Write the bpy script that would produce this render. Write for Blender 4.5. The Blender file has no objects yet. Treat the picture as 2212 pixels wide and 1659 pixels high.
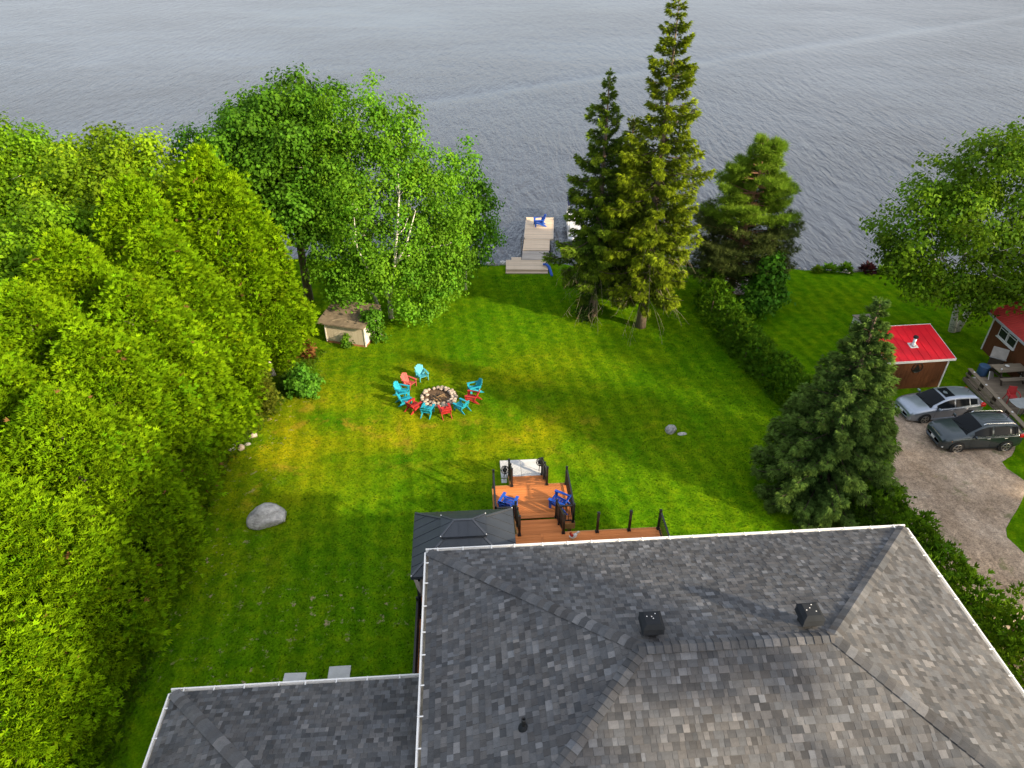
import bpy, math, random
import numpy as np
from mathutils import Vector, Matrix, noise as mnoise

R = math.radians
SC = bpy.context.scene
COL = SC.collection

# ------------------------------------------------------------------ camera, sky, sun, exposure
cam_d = bpy.data.cameras.new('camera')
cam = bpy.data.objects.new('camera', cam_d); COL.objects.link(cam)
CAM = Vector((0.0, 0.0, 22.0))
cam.location = CAM
cam.rotation_euler = (R(90 - 34.834), 0, 0)
cam_d.sensor_width = 36.0
cam_d.lens = 36.0 * 1534 / 2212
cam_d.clip_start = 0.1; cam_d.clip_end = 6000
SC.camera = cam

SUN_EL, SUN_AZ = 24.0, -33.5              # direction to the sun: azimuth from +X, counter-clockwise
to_sun = Vector((math.cos(R(SUN_AZ)) * math.cos(R(SUN_EL)), math.sin(R(SUN_AZ)) * math.cos(R(SUN_EL)), math.sin(R(SUN_EL))))
world = bpy.data.worlds.new('World'); SC.world = world; world.use_nodes = True
wn = world.node_tree.nodes; wl = world.node_tree.links
bg = wn['Background']
sky = wn.new('ShaderNodeTexSky'); sky.sky_type = 'NISHITA'; sky.sun_disc = False
sky.sun_elevation = R(SUN_EL); sky.sun_rotation = R(90 - SUN_AZ)
sky.air_density = 1.0; sky.dust_density = 4.0; sky.ozone_density = 1.0; sky.altitude = 200
# thin bright cloud veil over the whole sky, a little uneven
wtc = wn.new('ShaderNodeTexCoord'); wno = wn.new('ShaderNodeTexNoise'); wno.inputs['Scale'].default_value = 2.2; wno.inputs['Detail'].default_value = 5
wl.new(wtc.outputs['Generated'], wno.inputs['Vector'])
wr = wn.new('ShaderNodeMapRange'); wr.inputs[1].default_value = .3; wr.inputs[2].default_value = .7; wr.inputs[3].default_value = .34; wr.inputs[4].default_value = .62
wl.new(wno.outputs[0], wr.inputs[0])
wm = wn.new('ShaderNodeMix'); wm.data_type = 'RGBA'; wm.inputs[7].default_value = (5.35, 5.6, 6.1, 1)
wl.new(wr.outputs[0], wm.inputs[0]); wl.new(sky.outputs[0], wm.inputs[6])
wl.new(wm.outputs[2], bg.inputs[0]); bg.inputs[1].default_value = 0.15
sd = bpy.data.lights.new('sun', 'SUN'); sd.energy = 5.0; sd.angle = R(1.6); sd.color = (1.0, 0.84, 0.60)
sun = bpy.data.objects.new('sun', sd); COL.objects.link(sun)
sun.rotation_euler = (-to_sun).to_track_quat('-Z', 'Y').to_euler(); sun.location = (40, -30, 60)
SC.view_settings.view_transform = 'Standard'; SC.view_settings.look = 'None'
SC.view_settings.exposure = 0.80; SC.view_settings.gamma = 1.0; SC.view_settings.use_curve_mapping = False
SC.render.engine = 'CYCLES'
SC.cycles.max_bounces = 6; SC.cycles.diffuse_bounces = 3; SC.cycles.glossy_bounces = 3
SC.cycles.transmission_bounces = 4; SC.cycles.transparent_max_bounces = 8
SC.cycles.use_denoising = True
SC.cycles.sample_clamp_indirect = 6.0

rnd = random.Random(7)

# ------------------------------------------------------------------ helpers: mesh building
class MB:
    """collects shapes into one mesh"""
    def __init__(s): s.v = []; s.f = []; s.m = []
    def add(s, vs, fs, mi=0):
        o = len(s.v); s.v += [tuple(v) for v in vs]; s.f += [tuple(i + o for i in f) for f in fs]; s.m += [mi] * len(fs); return s
    def box(s, c, d, rot=None, mi=0):
        x, y, z = d[0] / 2, d[1] / 2, d[2] / 2
        vs = [Vector(p) for p in ((-x,-y,-z),(x,-y,-z),(x,y,-z),(-x,y,-z),(-x,-y,z),(x,-y,z),(x,y,z),(-x,y,z))]
        if rot is not None: vs = [rot @ v for v in vs]
        c = Vector(c)
        return s.add([v + c for v in vs], [(0,3,2,1),(4,5,6,7),(0,1,5,4),(1,2,6,5),(2,3,7,6),(3,0,4,7)], mi)
    def bar(s, p, q, w, h, up=(0,0,1), mi=0):
        p, q = Vector(p), Vector(q); d = q - p; L = d.length; d.normalize()
        u = Vector(up)
        if abs(d.dot(u)) > .98: u = Vector((1,0,0))
        sx = d.cross(u).normalized(); uz = sx.cross(d).normalized()
        rot = Matrix((sx, d, uz)).transposed()
        return s.box((p + q) / 2, (w, L, h), rot, mi)
    def tube(s, pts, rs, n=8, mi=0, cap=True):
        pts = [Vector(p) for p in pts]
        if not hasattr(rs, '__len__'): rs = [rs] * len(pts)
        vs = []; fs = []; prev = None
        for i, p in enumerate(pts):
            d = (pts[min(i+1, len(pts)-1)] - pts[max(i-1, 0)]).normalized()
            if prev is None:
                a = Vector((0,0,1)) if abs(d.z) < .9 else Vector((1,0,0))
                x = d.cross(a).normalized()
            else:
                x = (prev - d * prev.dot(d)).normalized()
            prev = x; y = d.cross(x)
            for k in range(n):
                t = 2 * math.pi * k / n
                vs.append(p + (x * math.cos(t) + y * math.sin(t)) * rs[i])
        for i in range(len(pts) - 1):
            for k in range(n):
                a = i*n+k; b = i*n+(k+1) % n
                fs.append((a, b, b+n, a+n))
        if cap:
            fs.append(tuple(range(n))[::-1]); fs.append(tuple(range((len(pts)-1)*n, len(pts)*n)))
        return s.add(vs, fs, mi)
    def lathe(s, prof, n=16, c=(0,0,0), mi=0, axis='Z'):
        vs = []; fs = []
        for r, z in prof:
            for k in range(n):
                t = 2*math.pi*k/n; x, y = r*math.cos(t), r*math.sin(t)
                vs.append({'Z': (c[0]+x, c[1]+y, c[2]+z), 'Y': (c[0]+x, c[1]+z, c[2]+y), 'X': (c[0]+z, c[1]+x, c[2]+y)}[axis])
        for i in range(len(prof)-1):
            for k in range(n):
                a = i*n+k; b = i*n+(k+1) % n; fs.append((a, b, b+n, a+n))
        fs.append(tuple(range(n))[::-1]); fs.append(tuple(range((len(prof)-1)*n, len(prof)*n)))
        return s.add(vs, fs, mi)
    def prism(s, poly, a, b, mi=0):
        """poly: list of 3d points (planar); extruded by vector from a to b offsets"""
        a, b = Vector(a), Vector(b); n = len(poly)
        vs = [Vector(p)+a for p in poly] + [Vector(p)+b for p in poly]
        fs = [tuple(range(n))[::-1], tuple(range(n, 2*n))] + [(i, (i+1) % n, (i+1) % n+n, i+n) for i in range(n)]
        return s.add(vs, fs, mi)
    def mesh(s, name):
        me = bpy.data.meshes.new(name); me.from_pydata(s.v, [], s.f); me.update(); return me
    def build(s, name, mat, parent=None, smooth=False, loc=None, bevel=0):
        me = s.mesh(name)
        for m in (mat if isinstance(mat, (list, tuple)) else [mat]): me.materials.append(m)
        if len(me.materials) > 1: me.polygons.foreach_set('material_index', s.m)
        if smooth: me.polygons.foreach_set('use_smooth', [True]*len(me.polygons))
        o = bpy.data.objects.new(name, me); COL.objects.link(o)
        if parent is not None: o.parent = parent
        if loc is not None: o.location = loc
        if bevel:
            b = o.modifiers.new('bevel', 'BEVEL'); b.width = bevel; b.segments = 2; b.limit_method = 'ANGLE'
        return o

def tag(o, label=None, cat=None, group=None, kind=None):
    if label: o['label'] = label
    if cat: o['category'] = cat
    if group: o['group'] = group
    if kind: o['kind'] = kind
    return o
def thing(name, label, cat, loc=(0,0,0), rz=0.0, group=None, scale=1.0):
    o = bpy.data.objects.new(name, None); COL.objects.link(o)
    o.location = loc; o.rotation_euler = (0, 0, rz); o.scale = (scale,)*3; o.empty_display_size = .2
    return tag(o, label, cat, group)
def copy_tree(o, parent=None):
    c = o.copy(); COL.objects.link(c); c.parent = parent
    for ch in list(o.children): copy_tree(ch, c)
    return c
def share(name, me, parent=None, loc=(0,0,0), rot=(0,0,0), scale=(1,1,1)):
    o = bpy.data.objects.new(name, me); COL.objects.link(o); o.parent = parent
    o.location = loc; o.rotation_euler = rot; o.scale = scale; return o

def npmesh(name, V, F, mat, C=None, parent=None, smooth=False):
    """fast triangle mesh from numpy arrays, C: per-vertex rgb"""
    me = bpy.data.meshes.new(name); n, m = len(V), len(F)
    me.vertices.add(n); me.vertices.foreach_set('co', np.ascontiguousarray(V, np.float32).ravel())
    me.loops.add(m*3); me.loops.foreach_set('vertex_index', np.ascontiguousarray(F, np.int32).ravel())
    me.polygons.add(m); me.polygons.foreach_set('loop_start', np.arange(0, m*3, 3, dtype=np.int32))
    if C is not None:
        at = me.color_attributes.new('Col', 'FLOAT_COLOR', 'POINT')
        at.data.foreach_set('color', np.concatenate([C, np.ones((n, 1))], 1).astype(np.float32).ravel())
    me.update(calc_edges=True); me.materials.append(mat)
    if smooth: me.polygons.foreach_set('use_smooth', np.ones(m, bool))
    o = bpy.data.objects.new(name, me); COL.objects.link(o); o.parent = parent
    return o

# ------------------------------------------------------------------ helpers: materials
def newmat(name):
    m = bpy.data.materials.new(name); m.use_nodes = True
    nt = m.node_tree; return m, nt, nt.nodes['Principled BSDF']
def N(nt, t, **kw):
    n = nt.nodes.new(t)
    for k, v in kw.items(): setattr(n, k, v)
    return n
def noise(nt, vec, scale, detail=3.0, rough=.55, out='Fac'):
    n = N(nt, 'ShaderNodeTexNoise'); n.inputs['Scale'].default_value = scale; n.inputs['Detail'].default_value = detail
    n.inputs['Roughness'].default_value = rough
    if vec is not None: nt.links.new(vec, n.inputs['Vector'])
    return n.outputs[out]
def ramp(nt, fac, stops):
    r = N(nt, 'ShaderNodeValToRGB'); e = r.color_ramp.elements
    while len(e) < len(stops): e.new(.5)
    for i, (p, c) in enumerate(stops):
        e[i].position = p; e[i].color = (*c, 1) if len(c) == 3 else c
    nt.links.new(fac, r.inputs[0]); return r.outputs[0]
def mix(nt, fac, a, b, mode='MIX'):
    n = N(nt, 'ShaderNodeMix', data_type='RGBA', blend_type=mode)
    for s, v in ((0, fac), (6, a), (7, b)):
        if isinstance(v, (int, float)): n.inputs[s].default_value = v
        elif isinstance(v, tuple): n.inputs[s].default_value = (*v, 1)
        else: nt.links.new(v, n.inputs[s])
    return n.outputs[2]
def mth(nt, op, a, b=None, clamp=False):
    n = N(nt, 'ShaderNodeMath', operation=op); n.use_clamp = clamp
    for i, v in enumerate((a, b)):
        if v is None: continue
        if isinstance(v, (int, float)): n.inputs[i].default_value = v
        else: nt.links.new(v, n.inputs[i])
    return n.outputs[0]
def mapping(nt, vec, scale=(1,1,1), rot=(0,0,0), loc=(0,0,0)):
    n = N(nt, 'ShaderNodeMapping'); n.inputs['Scale'].default_value = scale; n.inputs['Rotation'].default_value = rot; n.inputs['Location'].default_value = loc
    nt.links.new(vec, n.inputs[0]); return n.outputs[0]
def bump(nt, b, h, strength=.4, dist=.02):
    n = N(nt, 'ShaderNodeBump'); n.inputs['Strength'].default_value = strength; n.inputs['Distance'].default_value = dist
    nt.links.new(h, n.inputs['Height']); nt.links.new(n.outputs[0], b.inputs['Normal']); return n
def coords(nt, kind='Object'):
    return N(nt, 'ShaderNodeTexCoord').outputs[kind]
def simple(name, col, rough=.6, var=.25, scale=6.0, metal=0.0, bmp=0.0, bscale=40, obvar=0.0, coat=0.0, stretch=(1,1,1)):
    """plain surface colour with mottled wear"""
    m, nt, b = newmat(name)
    v = mapping(nt, coords(nt), stretch)
    n = noise(nt, v, scale, 4)
    lo = tuple(c*(1-var) for c in col); hi = tuple(min(1, c*(1+var)) for c in col)
    c = ramp(nt, n, [(.3, lo), (.7, hi)])
    if obvar:
        oi = N(nt, 'ShaderNodeObjectInfo')
        f = mth(nt, 'MULTIPLY_ADD', oi.outputs['Random'], obvar*2); nt.nodes[-1].inputs[2].default_value = 1-obvar
        cc = N(nt, 'ShaderNodeCombineColor'); [nt.links.new(f, cc.inputs[i]) for i in range(3)]
        c = mix(nt, 1.0, c, cc.outputs[0], 'MULTIPLY')
    nt.links.new(c, b.inputs['Base Color']); b.inputs['Roughness'].default_value = rough; b.inputs['Metallic'].default_value = metal
    if coat: b.inputs['Coat Weight'].default_value = coat; b.inputs['Coat Roughness'].default_value = .05
    if bmp: bump(nt, b, noise(nt, v, bscale, 3), bmp, .01)
    return m
def wood(name, c1, c2, rough=.7, axis=0, obvar=.15):
    m, nt, b = newmat(name)
    st = [28, 28, 28]; st[axis] = 1.2
    v = mapping(nt, coords(nt), tuple(st))
    oi = N(nt, 'ShaderNodeObjectInfo')
    add = N(nt, 'ShaderNodeVectorMath', operation='ADD'); nt.links.new(v, add.inputs[0])
    sc = mth(nt, 'MULTIPLY', oi.outputs['Random'], 50.0); nt.links.new(sc, add.inputs[1])
    n = noise(nt, add.outputs[0], 1.0, 5, .6)
    c = ramp(nt, n, [(.3, c1), (.7, c2)])
    big = noise(nt, coords(nt), 1.3, 2)
    c = mix(nt, mth(nt, 'MULTIPLY', big, .5), c, tuple(x*.6 for x in c1))
    f = mth(nt, 'MULTIPLY_ADD', oi.outputs['Random'], obvar*2); nt.nodes[-1].inputs[2].default_value = 1-obvar
    cc = N(nt, 'ShaderNodeCombineColor'); [nt.links.new(f, cc.inputs[i]) for i in range(3)]
    c = mix(nt, 1.0, c, cc.outputs[0], 'MULTIPLY')
    nt.links.new(c, b.inputs['Base Color']); b.inputs['Roughness'].default_value = rough; b.inputs['Specular IOR Level'].default_value = .15
    bump(nt, b, n, .25, .004); return m
def leafmat(name, trans=.35, rough=.55, spec=.3, sat=1.0):
    m, nt, b = newmat(name)
    at = N(nt, 'ShaderNodeAttribute', attribute_name='Col')
    n = noise(nt, coords(nt), 9.0, 2)
    k = mth(nt, 'MULTIPLY_ADD', n, .5); nt.nodes[-1].inputs[2].default_value = .75
    cc = N(nt, 'ShaderNodeCombineColor'); [nt.links.new(k, cc.inputs[i]) for i in range(3)]
    c = mix(nt, 1.0, at.outputs['Color'], cc.outputs[0], 'MULTIPLY')
    oi = N(nt, 'ShaderNodeObjectInfo')
    nt.links.new(c, b.inputs['Base Color']); b.inputs['Roughness'].default_value = rough
    b.inputs['Specular IOR Level'].default_value = spec
    t = N(nt, 'ShaderNodeBsdfTranslucent'); nt.links.new(mix(nt, 1.0, c, (1.0, 1.0, .55), 'MULTIPLY'), t.inputs[0])
    ms = N(nt, 'ShaderNodeMixShader'); ms.inputs[0].default_value = trans
    nt.links.new(b.outputs[0], ms.inputs[1]); nt.links.new(t.outputs[0], ms.inputs[2])
    nt.links.new(ms.outputs[0], nt.nodes['Material Output'].inputs[0]); return m

# ------------------------------------------------------------------ ground shape
def zg(y):
    t = min(max((y-19)/22, 0), 1); return -1.3*t*t*(3-2*t)
def shore(x): return 49.9 - .045*(x+2) + .25*math.sin(x*.7) + .15*math.sin(x*1.9+1)
WATER_Z = -1.72

# lawn material
def lawn_mat():
    m, nt, b = newmat('lawn_grass'); P = coords(nt)
    fine = noise(nt, P, 13.0, 4, .65); mid = noise(nt, P, 2.2, 3); big = noise(nt, P, .28, 3, .6); huge = noise(nt, mapping(nt, P, loc=(13, 4, 0)), .16, 2)
    green = ramp(nt, mid, [(.25, (.032, .122, .002)), (.55, (.074, .186, .003)), (.8, (.138, .232, .004))])
    # dry, yellowed grass: a patchy belt across the middle of the yard and beside the tree line
    sx = N(nt, 'ShaderNodeSeparateXYZ'); nt.links.new(P, sx.inputs[0]); X, Y = sx.outputs[0], sx.outputs[1]
    def blob(cx, cy, rx, ry):
        a = mth(nt, 'DIVIDE', mth(nt, 'SUBTRACT', X, cx), rx); c = mth(nt, 'DIVIDE', mth(nt, 'SUBTRACT', Y, cy), ry)
        d = mth(nt, 'ADD', mth(nt, 'MULTIPLY', a, a), mth(nt, 'MULTIPLY', c, c))
        return mth(nt, 'EXPONENT', mth(nt, 'MULTIPLY', d, -1.0))
    dry = mth(nt, 'ADD', blob(-3, 28, 9, 2.6), mth(nt, 'MULTIPLY', blob(-11.5, 27.5, 3, 7), 1.0))
    dry = mth(nt, 'ADD', dry, mth(nt, 'MULTIPLY', blob(-2, 34.5, 7, 2.2), .6))
    dryf = mth(nt, 'MULTIPLY', mth(nt, 'ADD', dry, .17), ramp(nt, big, [(.32, (0,0,0)), (.66, (1,1,1))]))
    dryf = mth(nt, 'MULTIPLY', dryf, ramp(nt, mid, [(.2, (.35,.35,.35)), (.6, (1,1,1))]), True)
    c = mix(nt, dryf, green, (.285, .285, .005))
    # a faint orange-brown thatch in the driest spots
    th = mth(nt, 'MULTIPLY', dry, ramp(nt, noise(nt, P, .9, 3), [(.57, (0,0,0)), (.72, (1,1,1))]), True)
    c = mix(nt, mth(nt, 'MULTIPLY', th, .75), c, (.33, .235, .020))
    # mowing passes: alternate lean of the blades
    w = N(nt, 'ShaderNodeTexWave', wave_type='BANDS', bands_direction='X'); w.inputs['Scale'].default_value = .30; w.inputs['Distortion'].default_value = 3.5
    w.inputs['Detail'].default_value = 1; w.inputs['Detail Scale'].default_value = .4
    nt.links.new(mapping(nt, P, rot=(0, 0, R(-9))), w.inputs[0])
    st = ramp(nt, w.outputs[1], [(.25, (.87,.89,.87)), (.75, (1.10,1.08,1.0))])
    c = mix(nt, 1.0, c, st, 'MULTIPLY')
    c = mix(nt, 1.0, c, ramp(nt, huge, [(.3, (.82,.86,.8)), (.7, (1.15,1.1,1.1))]), 'MULTIPLY')
    # bare soil scuffs
    soil = mth(nt, 'ADD', blob(-12.0, 19.3, 1.2, 2.8), mth(nt, 'ADD', blob(-6.6, 17.0, 3.6, 1.6), mth(nt, 'ADD', blob(-9.5, 14.2, 2.2, .9), blob(-12.4, 29, 1.4, 6))))
    sn = noise(nt, P, 2.6, 4, .7)
    sf = mth(nt, 'MULTIPLY', soil, ramp(nt, sn, [(.60, (0,0,0)), (.67, (1,1,1))]), True)
    c = mix(nt, sf, c, (.40, .30, .18))
    blades = ramp(nt, fine, [(.25, (.45,.5,.4)), (.5, (.95,.95,.95)), (.78, (1.6,1.5,1.4))])
    c = mix(nt, .85, c, blades, 'MULTIPLY')
    nt.links.new(c, b.inputs['Base Color']); b.inputs['Roughness'].default_value = 1.0; b.inputs['Specular IOR Level'].default_value = 0.0
    h = mth(nt, 'ADD', mth(nt, 'MULTIPLY', fine, 1.0), mth(nt, 'MULTIPLY', mid, 1.5))
    bump(nt, b, h, .55, .06); return m
M = {}
M['lawn'] = lawn_mat()

def build_lawn():
    xs = np.arange(-80, 81, 1.0); ts = np.concatenate([np.arange(-40, 43.5, 1.0)])
    V = []; nx = len(xs)
    for y in ts:
        for x in xs: V.append((x, y, zg(y) + .03*mnoise.noise(Vector((x*.2, y*.2, 0)))))
    extra = [(-2.2, -1.3), (-1.1, -1.31), (-.45, -1.36), (0, -1.5), (.35, -1.9), (1.2, -2.6), (6, -4.5)]
    for dy, z in extra:
        for x in xs: V.append((x, shore(x)+dy, z + .02*mnoise.noise(Vector((x, dy, 0)))))
    rows = len(ts) + len(extra); F = []
    for j in range(rows-1):
        for i in range(nx-1):
            a = j*nx+i; F.append((a, a+1, a+1+nx, a+nx))
    mb = MB(); mb.v = V; mb.f = F; mb.m = [0]*len(F)
    tag(mb.build('lawn', M['lawn'], smooth=True), kind='structure', label='mown green and yellow lawn sloping to the lake')
build_lawn()

def water_mat():
    m, nt, b = newmat('lake_water'); P = coords(nt)
    b.inputs['Base Color'].default_value = (.048, .054, .066, 1); b.inputs['Roughness'].default_value = .10
    b.inputs['IOR'].default_value = 1.333; b.inputs['Specular IOR Level'].default_value = .6
    warp = N(nt, 'ShaderNodeVectorMath', operation='ADD'); nt.links.new(P, warp.inputs[0])
    wv = N(nt, 'ShaderNodeVectorMath', operation='SCALE'); wv.inputs['Scale'].default_value = 2.4
    nn = N(nt, 'ShaderNodeTexNoise'); nn.inputs['Scale'].default_value = .07; nt.links.new(P, nn.inputs[0]); nt.links.new(nn.outputs['Color'], wv.inputs[0]); nt.links.new(wv.outputs[0], warp.inputs[1])
    Q = warp.outputs[0]
    a = noise(nt, mapping(nt, Q, (1.15, .24, 1), (0, 0, R(8))), 1.0, 3, .6)
    s = noise(nt, mapping(nt, Q, (3.4, 1.1, 1), (0, 0, R(-6))), 1.0, 3, .6)
    t = noise(nt, mapping(nt, Q, (7, 3.2, 1), (0, 0, R(14))), 1.0, 2, .6)
    gust = ramp(nt, noise(nt, mapping(nt, P, (.02, .035, 1)), 1.0, 3), [(.35, (.5,.5,.5)), (.65, (1.15,1.15,1.15))])
    h = mth(nt, 'ADD', mth(nt, 'MULTIPLY', a, 1.35), mth(nt, 'ADD', mth(nt, 'MULTIPLY', s, .42), mth(nt, 'MULTIPLY', t, .10)))
    # old boat wake: a calmer slick running across the far water
    sx = N(nt, 'ShaderNodeSeparateXYZ'); nt.links.new(P, sx.inputs[0])
    ln = mth(nt, 'SUBTRACT', sx.outputs[1], mth(nt, 'MULTIPLY_ADD', sx.outputs[0], .62)); nt.nodes[-2].inputs[2].default_value = 109.0 if nt.nodes[-2].operation == 'MULTIPLY_ADD' else 0
    slick = mth(nt, 'EXPONENT', mth(nt, 'MULTIPLY', mth(nt, 'POWER', mth(nt, 'DIVIDE', mth(nt, 'ABSOLUTE', ln), 3.2), 2.0), -1.0))
    h = mth(nt, 'MULTIPLY', mth(nt, 'MULTIPLY', h, gust), mth(nt, 'SUBTRACT', 1.0, mth(nt, 'MULTIPLY', slick, .55)))
    bump(nt, b, h, 1.0, .33); return m
M['water'] = water_mat()
mb = MB(); ys = [44, 60, 90, 140, 250, 600, 4000]
for i in range(len(ys)-1):
    y0, y1 = ys[i], ys[i+1]; mb.add([(-4000, y0, WATER_Z), (4000, y0, WATER_Z), (4000, y1, WATER_Z), (-4000, y1, WATER_Z)], [(0,1,2,3)])
tag(mb.build('lake', M['water']), kind='structure', label='grey rippled lake')

# driveway
def drive_mat():
    m, nt, b = newmat('gravel_drive'); P = coords(nt)
    big = noise(nt, P, .55, 4, .6); mid = noise(nt, mapping(nt, P, (3.2, .7, 1), (0, 0, R(18))), 1.0, 4, .65); fine = noise(nt, P, 16, 4, .7)
    c = ramp(nt, big, [(.3, (.30,.215,.14)), (.55, (.45,.34,.24)), (.75, (.56,.45,.34))])
    c = mix(nt, .55, c, ramp(nt, mid, [(.3, (.55,.55,.56)), (.6, (1.1,1.08,1.05))]), 'MULTIPLY')
    c = mix(nt, .9, c, ramp(nt, fine, [(.3, (.45,.45,.45)), (.7, (1.5,1.5,1.5))]), 'MULTIPLY')
    c = mix(nt, .8, c, ramp(nt, noise(nt, P, 4.5, 5, .75), [(.35, (.6,.58,.56)), (.65, (1.25,1.25,1.25))]), 'MULTIPLY')
    g = ramp(nt, noise(nt, mapping(nt, P, loc=(5, 3, 0)), .7, 4, .7), [(.60, (0,0,0)), (.68, (1,1,1))])
    c = mix(nt, mth(nt, 'MULTIPLY', g, .55), c, (.075, .105, .012))
    nt.links.new(c, b.inputs['Base Color']); b.inputs['Roughness'].default_value = .95
    bump(nt, b, mth(nt, 'ADD', fine, mth(nt, 'MULTIPLY', mid, 1.5)), .6, .03); return m
M['drive'] = drive_mat()
def build_drive():
    ky = [-40, 0, 10, 15, 17.7, 20, 21.2, 22.8, 24, 25.4, 27, 29.3, 31.2]
    kl = [18.5, 17.8, 17.5, 17.3, 17.2, 16.9, 16.9, 17.0, 17.1, 17.9, 18.9, 19.9, 20.6]
    kr = [23.5, 22.0, 21.6, 20.6, 20.3, 20.6, 20.8, 22.6, 23.4, 23.1, 24.9, 25.0, 24.6]
    ys = np.arange(-40, 31.2, .5); V = []; F = []; n = 14
    for y in ys:
        l = np.interp(y, ky, kl) + .22*mnoise.noise(Vector((y*1.1, 3, 0))); r = np.interp(y, ky, kr) + .5*mnoise.noise(Vector((y*.9, 9, 0)))
        for i in range(n):
            x = l + (r-l)*i/(n-1); V.append((x, y, zg(y)+.03*mnoise.noise(Vector((x*.2, y*.2, 0)))+.022))
    for j in range(len(ys)-1):
        for i in range(n-1): a = j*n+i; F.append((a, a+1, a+1+n, a+n))
    mb = MB(); mb.v = V; mb.f = F; mb.m = [0]*len(F)
    tag(mb.build('driveway', M['drive'], smooth=True), kind='structure', label='worn grey-brown gravel driveway')
build_drive()

# ------------------------------------------------------------------ the house
HO = Vector((-2.607, 15.397, 0.0)); HA = R(3.85)       # corner of the eaves on the lake side, house rotation
SLOPE = .4163                                           # 5/12 pitch
CA = math.cos(math.atan(SLOPE))
def hw(x, y, z=0.0):
    return Vector((HO.x + x*math.cos(HA) - y*math.sin(HA), HO.y + x*math.sin(HA) + y*math.cos(HA), z))

def shingle_mat():
    m, nt, b = newmat('asphalt_shingle'); P = coords(nt)
    at = N(nt, 'ShaderNodeAttribute', attribute_name='Col')
    g = noise(nt, P, 120, 2, .7); bl = noise(nt, P, .5, 3); mid = noise(nt, P, 7, 3)
    c = mix(nt, .55, at.outputs['Color'], ramp(nt, g, [(.3, (.45,.45,.45)), (.7, (1.6,1.6,1.6))]), 'MULTIPLY')
    c = mix(nt, 1.0, c, ramp(nt, bl, [(.3, (.86,.86,.88)), (.7, (1.12,1.1,1.08))]), 'MULTIPLY')
    c = mix(nt, .6, c, ramp(nt, mid, [(.3, (.8,.8,.8)), (.7, (1.18,1.18,1.18))]), 'MULTIPLY')
    nt.links.new(c, b.inputs['Base Color']); b.inputs['Roughness'].default_value = .95; b.inputs['Specular IOR Level'].default_value = .2
    bump(nt, b, g, .5, .004); return m
M['shingle'] = shingle_mat()
M['underlay'] = simple('roof_underlay', (.035, .034, .033), .95)
M['white'] = simple('white_aluminium', (.80, .78, .74), .45, .05, 3)
M['gutter_in'] = simple('gutter_inside', (.22, .19, .14), .8, .4, 5)
M['siding'] = simple('pale_siding', (.52, .52, .50), .6, .06, 2)
M['soffit'] = simple('soffit', (.7, .69, .66), .6, .05)
M['glass'] = simple('window_glass', (.02, .022, .025), .04, .1)
M['vent'] = simple('charcoal_vent', (.022, .024, .027), .85, .15, 4); M['vent'].node_tree.nodes['Principled BSDF'].inputs['Specular IOR Level'].default_value = .15
M['rubber'] = simple('black_rubber', (.02, .02, .021), .6, .2)
M['galv'] = simple('galvanised', (.6, .6, .6), .3, .15, 8, .8)
M['yellowed'] = simple('yellowed_flashing', (.32, .28, .10), .7, .3, 20)

def tone(k):
    u = k.random()
    if u < .10: v = k.uniform(.130, .172)
    elif u < .32: v = k.uniform(.062, .078)
    else: v = k.uniform(.080, .122)
    w = k.uniform(-.04, .04)
    v *= 1.07; return (v*(1.01+w), v*1.0, v*(1.0-w))

PIC = []         # shingles to stand as pieces of their own
def set_col(me, cols):
    at = me.color_attributes.new('Col', 'FLOAT_COLOR', 'POINT')
    a = np.ones((len(me.vertices), 4), np.float32); a[:, :3] = cols; at.data.foreach_set('color', a.ravel())

def slope_tabs(org, eu, ev, run, left, right, k, expo=.1726):
    """shingle tabs on one roof plane. org: eave corner, eu: unit along the eave, ev: unit horizontal pointing up the slope,
    run: horizontal depth of the plane, left/right: functions (v horizontal) -> limits along eu"""
    tabs = []
    up = (ev + Vector((0, 0, SLOPE))); nrm = eu.cross(up).normalized()
    if nrm.z < 0: nrm = -nrm
    dv = expo*CA; n = int(run/dv) + 1
    for i in range(n):
        v0 = i*dv - .02; v1 = min(v0 + dv*1.12, run)
        if v0 >= run: break
        u = left(0) - k.random()*.3; end = right(0)
        prev_hi = False
        while u < end:
            w = k.choice((.09, .11, .13, .15, .17, .20, .25)) * k.uniform(.92, 1.08)
            a0 = max(u, left(v0)); b0 = min(u+w, right(v0)); a1 = max(u, left(v1)); b1 = min(u+w, right(v1))
            u += w + .004
            prev_hi = not prev_hi if k.random() < .8 else prev_hi
            if b0 - a0 < .02 and b1 - a1 < .02: continue
            b0 = max(b0, a0+.004); b1 = max(b1, a1+.004)
            th = (.017 if prev_hi else .009) + k.random()*.002
            p = lambda uu, vv, h: org + eu*uu + up*vv + nrm*h
            base = .004
            vs = [p(a0, v0, base+th), p(b0, v0, base+th), p(b1, v1, base+.003), p(a1, v1, base+.003), p(a0, v0, -.002), p(b0, v0, -.002), p(b1, v1, -.002), p(a1, v1, -.002)]
            t = tone(k)
            if not prev_hi: t = tuple(c*.86 for c in t)
            tabs.append((vs, t))
    return tabs
TABF = [(0,1,2,3), (0,4,5,1), (1,5,6,2), (3,7,4,0)]
def join_tabs(name, tabs, parent):
    mb = MB(); cols = []
    for vs, t in tabs: mb.add(vs, TABF); cols += [t]*8
    o = mb.build(name, M['shingle'], parent); set_col(o.data, np.array(cols)); o['kind'] = 'stuff'
    return o

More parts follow.
